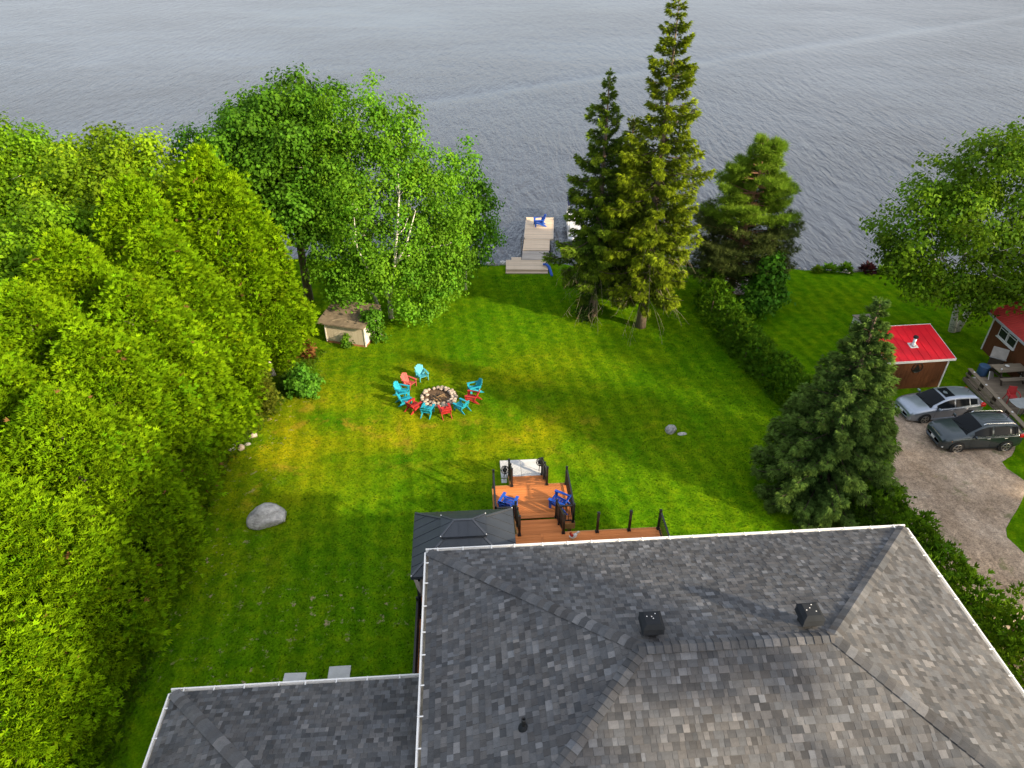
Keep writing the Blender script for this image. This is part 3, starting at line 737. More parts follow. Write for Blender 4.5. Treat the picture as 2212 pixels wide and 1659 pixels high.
# ------------------------------------------------------------------ chairs
def plastic(name, col): return simple(name, col, .65, .10, 5)
M['teal'] = plastic('teal_plastic', (.010, .31, .42)); M['teal_pale'] = plastic('faded_teal_plastic', (.06, .36, .44)); M['redp'] = plastic('red_plastic', (.42, .022, .022)); M['redf'] = plastic('faded_red_plastic', (.50, .085, .07)); M['bluep'] = plastic('blue_plastic', (.006, .075, .42))
def adirondack(label, mat, loc, facing, group, scale=1.0, name='adirondack_chair', backmat=None):
    """faces local +Y"""
    t = thing(name, label, 'chair', loc, facing - math.pi/2, group, scale)
    bm_ = backmat or mat
    n = 5
    for i in range(n):       # seat slats
        y = .36 - i*.115; z = .355 - i*.028
        m = MB(); m.box((0,y,z), (.54,.098,.022), Matrix.Rotation(-.24, 3, 'X')*1.0 if False else Matrix.Rotation(.24, 3, 'X')); m.build('seat_slat', mat, t)
    base, tilt = Vector((0,-.16,.20)), R(27)
    dirv = Vector((0,-math.sin(tilt),math.cos(tilt))); hs = (.66,.74,.78,.74,.66)
    for i in range(5):       # fan-shaped back
        fx = (i-2); x0, x1 = fx*.088, fx*.122; w0, w1 = .080, .112; L = hs[i]
        b0 = base + Vector((x0,0,0)); b1 = base + Vector((x1,0,0)) + dirv*L; side = Vector((1,0,0))
        bw = -.035*abs(fx)/2
        poly = [b0-side*w0/2, b0+side*w0/2, b1+side*w1/2-dirv*.05, b1+side*w1/4, b1-side*w1/4, b1-side*w1/2-dirv*.05]
        nv = Vector((0,math.cos(tilt),math.sin(tilt))); off = nv*(.012*abs(fx))
        m = MB(); m.prism([p+off for p in poly], (0,0,0), nv*.022); m.build('back_slat', bm_, t)
    for z in (.30, .62):     # back rails
        c = base + dirv*((z-.2)/math.cos(tilt)) - Vector((0,.016,0)); m = MB(); m.box(c, (.56,.03,.06), Matrix.Rotation(tilt, 3, 'X')); m.build('back_rail', mat, t)
    for s in (-1,1):
        m = MB(); m.prism([(s*.24,.42,.545),(s*.38,.44,.545),(s*.385,.1,.545),(s*.35,-.34,.545),(s*.27,-.36,.545),(s*.255,.1,.545)][::s], (0,0,-.014), (0,0,.014)); m.build('arm', mat, t)
        m = MB(); m.prism([(s*.30,.40,0),(s*.30,.30,0),(s*.30,.27,.53),(s*.30,.42,.53)], (-.018,0,0), (.018,0,0)); m.build('front_leg', mat, t)
        m = MB(); m.prism([(s*.265,.42,.36),(s*.265,.42,.27),(s*.265,.05,.17),(s*.285,-.40,.0),(s*.285,-.55,.0),(s*.275,-.3,.2),(s*.265,-.1,.28)], (-.016,0,0), (.016,0,0)); m.build('rear_leg', mat, t)
        m = MB(); m.prism([(s*.31,-.30,.53),(s*.31,-.22,.53),(s*.30,-.14,.25),(s*.30,-.24,.2)], (-.014,0,0), (.014,0,0)); m.build('arm_brace', mat, t)
    return t
PIT = Vector((-3.98, 31.33))
for x, y, mt, lab in ((-5.15,33.5,'teal_pale','pale teal chair with sun-bleached back, first from the shed around the fire pit'),
        (-5.78,32.62,'redf','faded red chair between the pale teal chair and two teal ones'),
        (-6.05,31.75,'teal','teal chair next to the faded red one, left of the fire pit'),
        (-5.78,30.82,'teal','teal chair between another teal chair and a red one, left of the fire pit'),
        (-5.22,30.12,'redp','red chair between two teal chairs at the lower left of the ring'),
        (-4.43,29.68,'teal','teal chair showing its back, in front of the fire pit'),
        (-3.48,29.62,'redp','red chair showing its back, in front of the fire pit'),
        (-2.66,30.12,'teal','teal chair between two red chairs at the lower right of the ring'),
        (-2.12,31.05,'redp','red chair between two teal chairs, right of the fire pit'),
        (-2.05,32.05,'teal','teal chair at the right end of the ring, farthest from the deck')):
    a = math.atan2(PIT.y-y, PIT.x-x) + rnd.uniform(-.12,.12)
    adirondack(lab, M[mt], (x, y, zg(y)+.02), a, 'chairs around the fire pit', .84)
adirondack('blue Adirondack chair on the lower deck, on the gazebo side', M['bluep'], hw(2.80,5.55,MZ), HA+R(62), 'blue chairs on the lower deck', .92)
adirondack('blue Adirondack chair on the lower deck, by the long railing', M['bluep'], hw(4.98,5.55,MZ), HA+R(146), 'blue chairs on the lower deck', .92)

# ------------------------------------------------------------------ fire pit
def stone_mesh(seed, sub=2, rough=.22):
    import bmesh
    b = bmesh.new(); bmesh.ops.create_icosphere(b, subdivisions=sub, radius=1.0)
    o = Vector((seed*7.3, seed*1.7, seed*3.1))
    for v in b.verts:
        n = mnoise.noise(v.co*.9+o)*rough*1.6 + mnoise.noise(v.co*2.3+o)*rough*.6
        v.co *= 1+n
        cl = .88 if sub < 3 else .90
        for ax in range(3): v.co[ax] = max(-cl, min(cl, v.co[ax]))
        if sub > 2:
            for pn, pd in ((Vector((.6,-.5,.62)).normalized(), .74), (Vector((-.5,-.7,.5)).normalized(), .76), (Vector((.3,-.8,-.2)).normalized(), .78), (Vector((-.75,.1,.65)).normalized(), .78)):
                k_ = v.co.dot(pn) - pd
                if k_ > 0: v.co -= pn*k_*.9
    me = bpy.data.meshes.new('stone'); b.to_mesh(me); b.free()
    me.polygons.foreach_set('use_smooth', [True]*len(me.polygons)); return me
def stonemat(name, a, b_, c, sc=3):
    m, nt, bs = newmat(name); P = coords(nt); oi = N(nt, 'ShaderNodeObjectInfo')
    add = N(nt, 'ShaderNodeVectorMath', operation='ADD'); nt.links.new(P, add.inputs[0]); nt.links.new(mth(nt, 'MULTIPLY', oi.outputs['Random'], 31.0), add.inputs[1])
    n = noise(nt, add.outputs[0], sc, 5, .65); col = ramp(nt, n, [(.3, a), (.5, b_), (.72, c)])
    f = mth(nt, 'MULTIPLY_ADD', oi.outputs['Random'], .7); nt.nodes[-1].inputs[2].default_value = .65
    cc = N(nt, 'ShaderNodeCombineColor'); [nt.links.new(f, cc.inputs[i]) for i in range(3)]
    nt.links.new(mix(nt, 1.0, col, cc.outputs[0], 'MULTIPLY'), bs.inputs['Base Color']); bs.inputs['Roughness'].default_value = .9
    bump(nt, bs, noise(nt, P, sc*3.5, 6, .7), .9, .07); return m
M['pitstone'] = stonemat('fire_pit_stone', (.26,.19,.14), (.44,.36,.29), (.58,.50,.43), 1.6)
M['rock'] = stonemat('granite_rock', (.20,.19,.17), (.44,.42,.39), (.66,.63,.59), 2.6)
M['ash'] = simple('ash_and_soil', (.10,.06,.032), .95, .5, 7, bmp=.8, bscale=20); M['char'] = simple('charred_wood', (.03,.024,.02), .9, .5, 12); M['stick'] = simple('dry_stick', (.24,.15,.07), .85, .3, 12)
STONES = [stone_mesh(i) for i in range(6)]
for me in STONES: me.materials.append(M['pitstone'])
pz = zg(PIT.y) + .045
pit = thing('fire_pit', 'ring of pale stones around a fire pit of ash and sticks', 'fire pit', (PIT.x, PIT.y, pz))
m = MB(); n = 32; m.add([(1.05*math.cos(2*math.pi*i/n)*(1+.06*math.sin(5*i)), .98*math.sin(2*math.pi*i/n)*(1+.05*math.cos(3*i)), .02) for i in range(n)] + [(0,0,-.02)], [(i, (i+1) % n, n) for i in range(n)]); m.build('ash_bed', M['ash'], pit, smooth=True)
kk = random.Random(5)
for ring, (rr, cnt, zz) in enumerate(((.90, 25, .08), (.70, 17, .10))):
    for i in range(cnt):
        if ring and kk.random() < .25: continue
        a = 2*math.pi*(i+kk.uniform(-.2,.2))/cnt; s = kk.uniform(.085,.135); r_ = rr+kk.uniform(-.04,.04)
        share('stone', STONES[kk.randrange(6)], pit, (r_*math.cos(a), r_*math.sin(a)*.97, zz), (kk.uniform(-.4,.4), kk.uniform(-.4,.4), kk.uniform(0,6.28)), (s*1.25, s, s*.85))
for i in range(16):
    a, r_ = kk.uniform(0,6.28), kk.uniform(0,.42); p = Vector((r_*math.cos(a), r_*math.sin(a), kk.uniform(.05,.12))); d = Vector((kk.uniform(-1,1), kk.uniform(-1,1), kk.uniform(-.2,.25))).normalized()*kk.uniform(.12,.3)
    m = MB(); m.tube([p-d, p+d*.2+Vector((0,0,.02)), p+d], [kk.uniform(.012,.032)]*3, 6); m.build('firewood', M['char' if i % 2 else 'stick'], pit)

# ------------------------------------------------------------------ rocks in the grass
def rock(name, label, loc, dims, seed, rz=0, mat='rock', cat='rock', rough=.16, group=None):
    me = stone_mesh(seed, 3, rough); me.materials.append(M[mat]); o = share(name, me, None, loc, (0,0,rz), dims); return tag(o, label, cat, group)
rock('boulder', 'large pale grey boulder on the shaded lawn', (-10.42, 21.5, .20), (.88,.62,.50), 21, .15, rough=.26)
rock('rock', 'small grey rock lying alone in the lawn near the hedge', (8.02, 28.1, zg(28)+.12), (.33,.27,.25), 22, .5)
rock('rock', 'thin flat stone beside the lone grey rock', (8.55, 27.85, zg(28)+.03), (.26,.13,.06), 23, .2)
rock('rock', 'brownish rounded stone at the edge of the cedars', (-13.62, 26.55, zg(26.5)+.12), (.22,.2,.2), 24)
rock('rock', 'whitish stone right beside the brownish one at the cedars', (-13.16, 26.55, zg(26.5)+.11), (.18,.15,.17), 25, .4, 'pitstone')
rock('rock', 'small white stone farther along the cedar edge', (-12.92, 27.65, zg(27.6)+.07), (.2,.13,.11), 26, .3, 'pitstone')
rock('rock', 'half-buried dark flat stone at the cedar edge', (-13.0, 26.95, zg(27)+.03), (.17,.11,.06), 27, .3)
t = thing('stake_light', 'thin black garden stake light between two stones', 'light', (-13.36, 26.7, zg(26.7)))
m = MB(); m.tube([(0,0,0),(0,0,.32)], .015, 6); m.build('stake', M['rail'], t)
m = MB(); m.lathe([(.03,.3),(.05,.33),(.05,.37),(.02,.40)], 10); m.build('lamp_head', M['rail'], t)

# ------------------------------------------------------------------ vegetation
def unit(a): return a/np.maximum(np.linalg.norm(a, axis=-1, keepdims=True), 1e-9)
def frames(d, g, rollsd=None, up=None):
    """rotation matrices whose Y column is d; the Z column leans to up (or random)"""
    d = unit(d); n = len(d)
    ref = g.normal(size=(n,3)) if up is None else up + (rollsd or 0)*g.normal(size=(n,3))
    x = unit(np.cross(d, ref)); z = np.cross(x, d)
    return np.stack([x, d, z], -1)
def scatter(tv, tf, P, Rm, S, C):
    n, k = len(P), len(tv); tv = np.asarray(tv, float); S = S if S.ndim == 2 else S[:, None].repeat(3, 1)
    V = np.einsum('nij,nkj->nki', Rm, tv[None]*S[:, None, :]) + P[:, None, :]
    F = (np.asarray(tf)[None] + (np.arange(n)*k)[:, None, None]).reshape(-1, 3)
    return V.reshape(-1, 3), F, np.repeat(C, k, 0)
def join(parts):
    V, F, C, o = [], [], [], 0
    for v, f, c in parts: V.append(v); F.append(f+o); C.append(c); o += len(v)
    return np.concatenate(V), np.concatenate(F), np.concatenate(C)
def fan(angs, lens, wid, droop=.12, start=.12):
    v, f = [], []
    for a, l in zip(angs, lens):
        a = R(a); dx, dy = math.sin(a), math.cos(a); px, py = dy, -dx; b = (0, start*abs(a), 0); o = len(v)
        v += [b, (b[0]+dx*l*.5+px*wid/2, b[1]+dy*l*.5+py*wid/2, .04), (b[0]+dx*l, b[1]+dy*l, -droop*l), (b[0]+dx*l*.5-px*wid/2, b[1]+dy*l*.5-py*wid/2, .04)]
        f += [(o,o+1,o+2), (o,o+2,o+3)]
    return v, f
T_CEDAR = fan((-32,0,30), (.78,1.0,.80), .27, .20, .3)
T_SPR = fan((-42,-14,14,44), (.62,.98,1.0,.6), .17, .12, .25)
T_LEAF = ([(0,0,0),(.36,.45,.07),(0,1,-.06),(-.36,.45,.07)], [(0,1,2),(0,2,3)])
def tuft():
    v, f = [], []
    for i in range(10):
        a = 2*math.pi*i/10; t = R(28+34*(i % 2)); d = np.array((math.sin(t)*math.cos(a), math.cos(t), math.sin(t)*math.sin(a))); p = unit(np.cross(d, (0.3,.1,1.0)))*.045; o = len(v)
        v += [tuple(-p), tuple(p), tuple(d)]; f += [(o,o+1,o+2)]
    return v, f
T_PINE = tuft()
M['cedarleaf'] = leafmat('cedar_foliage', .34, .8, .04); M['leaf'] = leafmat('broad_leaves', .45, .6, .10); M['needle'] = leafmat('needles', .18, .8, .05)
def barkmat(name, a, b_, st=(6,6,1.2), birch=False):
    m, nt, bs = newmat(name); P = coords(nt)
    n = noise(nt, mapping(nt, P, st), 3.0, 5, .65); c = ramp(nt, n, [(.35, a), (.65, b_)])
    if birch:
        k = ramp(nt, noise(nt, mapping(nt, P, (2,2,9)), 1.6, 4, .7), [(.56, (0,0,0)), (.63, (1,1,1))]); c = mix(nt, k, c, (.035,.028,.024))
    nt.links.new(c, bs.inputs['Base Color']); bs.inputs['Roughness'].default_value = .9; bump(nt, bs, n, .6, .02); return m
M['bark'] = barkmat('brown_bark', (.10,.07,.045), (.22,.16,.11)); M['greybark'] = barkmat('grey_bark', (.15,.12,.095), (.30,.25,.20)); M['birch'] = barkmat('birch_bark', (.55,.50,.43), (.75,.70,.62), birch=True)
M['pinebark'] = barkmat('pine_bark', (.15,.07,.035), (.30,.15,.075)); M['darkbough'] = simple('dark_bough', (.07,.05,.032), .95, .3); M['twig'] = simple('dead_twig', (.24,.20,.13), .9, .3)

def colors(g, n, base, sd=.18, yel=.12):
    base = np.array(base); v = np.clip(1+sd*g.normal(size=(n,1)), .45, 1.7); y = yel*g.normal(size=(n,1))
    return np.clip(base[None]*v*np.concatenate([1+y, 1+.3*y, 1-.3*y], 1), .001, .6)

def limb_pts(a, b, g, n=5, sag=.0, wob=.06):
    a, b = np.array(a, float), np.array(b, float); L = np.linalg.norm(b-a); out = []
    for i in range(n+1):
        t = i/n; p = a+(b-a)*t; w = wob*L*math.sin(math.pi*t)
        p = p + g.normal(size=3)*w*.5 + np.array((0,0,sag*L*math.sin(math.pi*t))); out.append(tuple(p))
    out[0] = tuple(a); out[-1] = tuple(b); return out

# --- cedar (arborvitae): clumps of flat sprays over an egg-shaped body
def cedar_mesh(name, h, r, seed, clumps, base=(.172,.312,.004), per=30, spray=.195, shape=None, fill=.35, lump=.2):
    g = np.random.default_rng(seed)
    prof = shape or (lambda t: np.minimum(1, .62+2.6*t)*np.power(np.clip(1-np.power(t, 1.75), 0, 1), .66)*.97+.03)
    ts = np.linspace(0, 1, 400); w = prof(ts)+.08; cdf = np.cumsum(w)/np.sum(w)
    t = np.interp(g.random(clumps), cdf, ts); th = g.random(clumps)*2*math.pi
    ph = g.random(6)*6.28
    lu = (np.sin(3*th+5*t+ph[0])+np.sin(5*th-9*t+ph[1])+np.sin(2*th+17*t+ph[2])+np.sin(9*th+13*t+ph[3])*.8)/3.0
    rad = prof(t)*r*(1+lump*lu*.6) - np.where(g.random(clumps) < fill, g.random(clumps)*.9, g.random(clumps)*.18)
    rad = rad + (.20*np.sin(9*th+.5*np.sin(t*7+ph[2])*2+ph[4])+.15*np.sin(15*th-1.1*t*h+ph[5])+.11*np.sin(6*th+3.1*t*h))*(.35+.65*prof(t))
    rad = np.maximum(rad, .02)
    out = np.stack([np.cos(th), np.sin(th), np.zeros(clumps)], 1)
    Pc = out*rad[:, None]; Pc[:, 2] = .25+t*(h-.35)
    nz = .25+.9*t
    nrm = unit(out + np.stack([np.zeros(clumps)]*2+[nz], 1))
    cc = colors(g, clumps, base, .14, .10)
    n = clumps*per; ci = np.repeat(np.arange(clumps), per)
    off = g.normal(size=(n,3))*np.array((.13,.13,.24))
    P = Pc[ci] + off - nrm[ci]*.1
    d = unit(nrm[ci]*.9 + off*2.6 + np.array((0,0,.75)) + g.normal(size=(n,3))*.2)
    C = cc[ci]*(1+.16*g.normal(size=(n,1))); C = np.clip(C, .003, .5)
    dead = g.random(n) < .004; C[dead] = (.24,.13,.045)
    S = spray*(.7+.6*g.random(n))
    return scatter(*T_CEDAR, P, frames(d, g, .7, nrm[ci]*.7+np.array((0,0,.6))), S, C)

CEDARS = {}
def cedar(label, loc, h, r, seed, variant, rz=0, group='cedars along the left edge of the yard', trunk=True, tint=None):
    t = thing('cedar_tree', label, 'tree', loc, rz, group)
    key = variant
    if key not in CEDARS:
        V, F, C = cedar_mesh('crown', 10.0, 2.6, 40+variant, 1350)
        o = npmesh('crown', V, F, M['cedarleaf'], C, t); CEDARS[key] = o.data
    else: o = share('crown', CEDARS[key], t)
    o.scale = (r/2.6, r/2.6, h/10.0); o['kind'] = 'stuff'
    m = MB(); g = np.random.default_rng(seed); m.tube([(0,0,-.2),(.03,0,h*.3),(0,.04,h*.6),(0,0,h*.93)], [.22,.17,.1,.02], 9)
    for i in range(10):
        z = h*g.uniform(.12,.8); a = g.uniform(0,6.28); L = r*.75*(1-z/h*.7); m.tube([(0,0,z),(L*.5*math.cos(a),L*.5*math.sin(a),z+.15),(L*math.cos(a),L*math.sin(a),z+.5)], [.06,.04,.015], 5)
    m.build('trunk', M['greybark'], t, smooth=True); return t

# --- broadleaf crown: clumps of leaves over overlapping lobes
def leaf_crown(lobes, seed, density, base, leaf=.13, per=46, spread=.34, droop=0.0, yel=.1, shell=.66, sd=.16):
    g = np.random.default_rng(seed); parts = []; cent = []
    lf = []
    for (x, y, z, rx, ry, rz) in lobes:
        tint_ = 1+.14*g.normal()
        area = 1.0*4*math.pi*((rx*ry)**1.6/3+(rx*rz)**1.6/3+(ry*rz)**1.6/3)**(1/1.6); n = int(area*density)
        d = unit(g.normal(size=(n,3))); rr = np.where(g.random(n) < shell, .90+.14*g.random(n), g.random(n)**.45)
        ph = g.random(4)*6.28
        lu = 1+.17*(np.sin(4*d[:,0]+5*d[:,2]+ph[0])+np.sin(6*d[:,1]-4*d[:,0]+ph[1])+np.sin(7*d[:,2]+3*d[:,1]+ph[2]))
        c = d*rr[:, None]*lu[:, None]*np.array((rx,ry,rz)) + np.array((x,y,z)); cent.append(np.concatenate([c, d], 1)); lf.append(np.full(n, tint_))
    cd = np.concatenate(cent); c, dn = cd[:, :3], cd[:, 3:]; m = len(c); ci = np.repeat(np.arange(m), per); n = len(ci)
    off = g.normal(size=(n,3))*spread*.92*np.array((1,1,.75)); P = c[ci]+off
    P[:, 2] = np.maximum(P[:, 2], .25)
    cc = colors(g, m, np.array(base)*1.25, sd, yel)*np.clip(np.concatenate(lf), .65, 1.4)[:, None]; C = np.clip(cc[ci]*(1+.16*g.normal(size=(n,1))), .002, .5)
    nup = unit(dn[ci]*.45+unit(off)*.85+np.array((0,0,.5))+g.normal(size=(n,3))*.22)
    d = g.normal(size=(n,3)); d = d - nup*np.sum(d*nup, 1, keepdims=True)*.85 + nup*.25 + np.array((0,0,-droop-.25)); d = unit(d)
    V, F, CC = scatter(*T_LEAF, P, frames(d, g, .25, nup), 1.62*leaf*(.65+.7*g.random(n)), C)
    return (V, F, CC), c
def broadleaf(label, loc, lobes, seed, density, base, trunks, bark, group=None, leaf=.13, per=46, spread=.34, name='leafy_tree', nb=26, rz=0, **kw):
    t = thing(name, label, 'tree', loc, rz, group)
    (V, F, C), cl = leaf_crown(lobes, seed, density, base, leaf, per, spread, **kw)
    o = npmesh('crown', V, F, M['leaf'], C, t); o['kind'] = 'stuff'
    g = np.random.default_rng(seed+1); m = MB(); ends = []
    for pts, r0 in trunks:
        k = len(pts); m.tube(pts, [r0*(1-.82*i/(k-1)) for i in range(k)], 10); ends += [(np.array(p), r0*(1-.82*i/(k-1))) for i, p in enumerate(pts) if i >= max(1, k//3)]
    m.build('trunk', bark, t, smooth=True)
    m = MB()
    for i in g.choice(len(cl), min(nb, len(cl)), replace=False):
        q = cl[i]; below = [(np.linalg.norm(e-q)+ (0 if e[2] < q[2] else 3), e, r) for e, r in ends]; _, e, r = min(below, key=lambda b: b[0])
        p = limb_pts(e, q, g, 4, .05, .1); r = min(r*.55, .085); m.tube(p, [r*(1-.2*j) for j in range(5)], 5)
    if m.v: m.build('branches', bark, t, smooth=True)['kind'] = 'stuff'
    return t

# --- spruce: whorls of drooping boughs with hanging sprays
def spruce(label, loc, h, rmax, seed, base=(.075,.105,.014), tip=(.15,.17,.018), z0=.16, dens=15, group=None, sag=.30, gap=.42, spray=.30, bare=0.0, irregular=.35, rz=0, bark='greybark', upturn=.18, peak=.28, dead=7, name='spruce_tree', r0=.26, power=.8, hang=.45):
    g = np.random.default_rng(seed); t = thing(name, label, 'tree', loc, rz, group)
    tw = MB(); tw.tube([(.0,0,-.2),(.02,.02,h*.12),(.0,.03,h*.45),(.03,0,h*.75),(0,0,h*.995)], [r0*1.35,r0,r0*.7,r0*.35,.015], 10); tw.build('trunk', M['bark'] if bark == 'greybark' else M[bark], t, smooth=True)
    br = MB(); P, D, U, C, S = [], [], [], [], []
    z = h*z0
    while z < h*.985:
        f = z/h; prof = (min(1, .70+(f-z0)/max(peak-z0, .01)*.30) if f < peak else ((1-f)/(1-peak))**power)
        nb = max(3, int(round(4+2.5*prof+g.random())))
        a0 = g.random()*6.28
        zw = z
        for i in range(nb):
            z = zw + gap*(g.random()-.5)*1.1
            L = max(.22, rmax*prof*(1-irregular*g.random()*1.3+.15*g.random())*(1.28 if g.random() < .13 and irregular > .2 else 1)); a = a0+6.28*i/nb+g.normal()*.22
            sg = sag*(1.25-f)*(.7+.6*g.random()); out = np.array((math.cos(a), math.sin(a), 0)); n = max(3, int(L*dens))
            rise = .30*f*f+.02
            s = np.linspace(0, 1, 7); pts = [out*L*u + np.array((0,0, z+L*(rise*u - sg*1.6*u*(1-.35*u) + upturn*u**3))) for u in s]
            br.tube([tuple(p) for p in pts], [max(.012, .012+.012*L*(1-u)) for u in s], 4, cap=False)
            n = int(n*2.0); u = np.sqrt(g.random(n*2))*(1-bare*max(0,(.5-f))*1.2)
            if bare: u = np.maximum(u, np.clip(bare*(.55-f)*1.7, 0, .8)*g.random(n*2)**.4)
            base_p = np.stack([np.interp(u, s, [p[j] for p in pts]) for j in range(3)], 1)
            side = np.array((-out[1], out[0], 0)); sgn = np.where(g.random(n*2) < .5, -1, 1)[:, None]
            spread_ = (.16+.34*(1-u)*min(1,L/2))[:, None]
            p = base_p + side*sgn*spread_*g.random((n*2,1))*L*.42 + np.stack([np.zeros(n*2)]*2+[.07-.22*g.random(n*2)**1.5*min(L, 1.6)], 1)
            d = out*(.75+.3*u[:, None]) + side*sgn*(.55*g.random((n*2,1))) + np.array((0,0,-.35*(1.1-f)+.25*f))*1.0 + np.where(g.random((n*2,1)) < hang*(1.1-f), 1, 0)*np.array((0,0,-1.1)) + g.normal(size=(n*2,3))*.26
            P.append(p); D.append(d); U.append(np.tile(np.array((0,0,1.0))+out*.3, (n*2,1)))
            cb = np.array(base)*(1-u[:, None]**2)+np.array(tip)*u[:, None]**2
            C.append(np.clip(cb*(1+.22*g.normal(size=(n*2,1)))*(1+.12*g.normal()), .003, .4)); S.append(spray*(.6+.7*g.random(n*2))*(.75+.25*prof))
        z = zw + gap*(.75+.5*g.random())*(1.15-.45*f)
    n = 26; zz = h*(1-.06*g.random(n)); P.append(np.stack([.05*g.normal(size=n), .05*g.normal(size=n), zz], 1)); D.append(np.stack([g.normal(size=n)*.5, g.normal(size=n)*.5, np.ones(n)], 1)); U.append(g.normal(size=(n,3))); C.append(np.tile(tip, (n,1))); S.append(np.full(n, spray*.8))
    P, D, U, C, S = map(np.concatenate, (P, D, U, C, S))
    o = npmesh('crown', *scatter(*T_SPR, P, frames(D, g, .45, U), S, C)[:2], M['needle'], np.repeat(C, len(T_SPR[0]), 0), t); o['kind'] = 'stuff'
    br.build('boughs', M['darkbough'], t, smooth=True)['kind'] = 'stuff'
    if dead:
        m = MB()
        for i in range(dead*6):
            a = g.uniform(0,6.28); zb = h*g.uniform(z0*.75, z0+.24); L = rmax*g.uniform(.45,1.0); o_ = np.array((math.cos(a),math.sin(a),0)); dr = g.uniform(.5,1.0)
            p = [o_*L*u + np.array((0,0,zb-L*dr*u*u)) for u in (.15,.5,.8,1)]; m.tube([tuple(q) for q in p], [.011,.008,.006,.003], 3)
            for q in range(4):
                b = p[1]+(p[3]-p[1])*g.random(); e = b+np.array((g.normal()*.18, g.normal()*.18, -g.uniform(.25,.75))); m.tube([tuple(b), tuple((b+e)/2+np.array((0,0,-.05))), tuple(e)], [.006,.005,.002], 3)
        m.build('dead_twigs', M['twig'], t)['kind'] = 'stuff'
    return t

# --- pine: tufts of long needles on spreading layered boughs
def pine(label, loc, h, rmax, seed, lean=(.4,0)):
    g = np.random.default_rng(seed); t = thing('pine_tree', label, 'tree', loc, 0)
    def tr(z): return np.array((lean[0]*(z/h)**1.3, lean[1]*(z/h), z))
    m = MB(); m.tube([tuple(tr(z)) if z > 0 else (0,0,-.2) for z in (0, h*.2, h*.4, h*.6, h*.8, h*.98)], [.24,.2,.17,.12,.07,.02], 10); m.build('trunk', M['pinebark'], t, smooth=True)
    br = MB(); P, D, C, S = [], [], [], []
    z = h*.10
    while z < h*.97:
        f = z/h; L0 = rmax*(.98 if f < .42 else ((1-f)/.58)**.62)+.15; sparse = 1.0 if f > .5 else .75
        for i in range(8):
            a = g.random()*6.28; L = L0*g.uniform(.5,1.1); out = np.array((math.cos(a),math.sin(a),0)); b0 = tr(z)
            s = np.linspace(0,1,6); pts = [b0+out*L*u+np.array((0,0,L*(.05*u+.16*u*u))) for u in s]; br.tube([tuple(p) for p in pts], [.05*(1-.8*u)+.006 for u in s], 5, cap=False)
            n = int(L*46*sparse); u = .35+.65*g.random(n)**.7; p = np.stack([np.interp(u, s, [q[j] for q in pts]) for j in range(3)], 1)
            side = np.array((-out[1],out[0],0)); p = p + side*(g.normal(size=(n,1))*.26*L*.55) + np.stack([np.zeros(n)]*2+[.09*g.normal(size=n)+.05], 1)
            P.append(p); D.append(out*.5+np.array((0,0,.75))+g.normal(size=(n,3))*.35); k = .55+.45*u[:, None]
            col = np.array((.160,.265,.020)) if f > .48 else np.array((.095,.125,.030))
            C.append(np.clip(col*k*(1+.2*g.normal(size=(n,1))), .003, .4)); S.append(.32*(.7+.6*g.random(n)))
        z += .40*g.uniform(.8,1.3)
    P, D, C, S = map(np.concatenate, (P, D, C, S))
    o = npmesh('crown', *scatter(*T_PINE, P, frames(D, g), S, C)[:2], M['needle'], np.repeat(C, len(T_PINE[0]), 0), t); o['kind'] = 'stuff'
    br.build('boughs', M['pinebark'], t, smooth=True)['kind'] = 'stuff'; return t

# ---- the tall row of cedars on the left, nearest last
for i, (x, y, h_, r_, lab) in enumerate((
        (-15.6, 35.6, 12.6, 3.1, 'tall yellow-green cedar nearest the old shed, last of the row'),
        (-18.2, 33.0, 11.8, 2.9, 'yellow-green cedar just left of the tall one nearest the old shed'),
        (-16.4, 30.2, 10.2, 2.9, 'yellow-green cedar behind the thin young cedar and the garden stones'),
        (-19.6, 28.8, 10.4, 2.9, 'yellow-green cedar of the back rank, under the birches at the left edge'),
        (-16.0, 26.4, 9.4, 2.7, 'yellow-green cedar overhanging the two garden stones'),
        (-19.2, 24.6, 9.6, 2.8, 'yellow-green cedar of the back rank, halfway down the left edge'),
        (-15.8, 22.6, 9.0, 2.7, 'yellow-green cedar beside the bare soil left of the boulder'),
        (-18.8, 20.6, 9.2, 2.8, 'yellow-green cedar at the left edge, level with the boulder'),
        (-15.2, 18.7, 8.6, 2.6, 'yellow-green cedar leaning over the shaded lawn below the boulder'),
        (-18.0, 16.6, 8.8, 2.7, 'yellow-green cedar at the left edge, level with the concrete slabs'),
        (-15.0, 14.9, 8.2, 2.5, 'yellow-green cedar facing the corner of the lower wing'),
        (-17.9, 12.6, 8.4, 2.6, 'yellow-green cedar at the lower left edge of the picture'),
        (-14.9, 11.2, 7.8, 2.4, 'yellow-green cedar in the bottom left corner, nearest of the row'))):
    cedar(lab, (x, y, zg(y)), h_*.99, r_*1.22, 60+i, i % 3, rz=i*1.7)
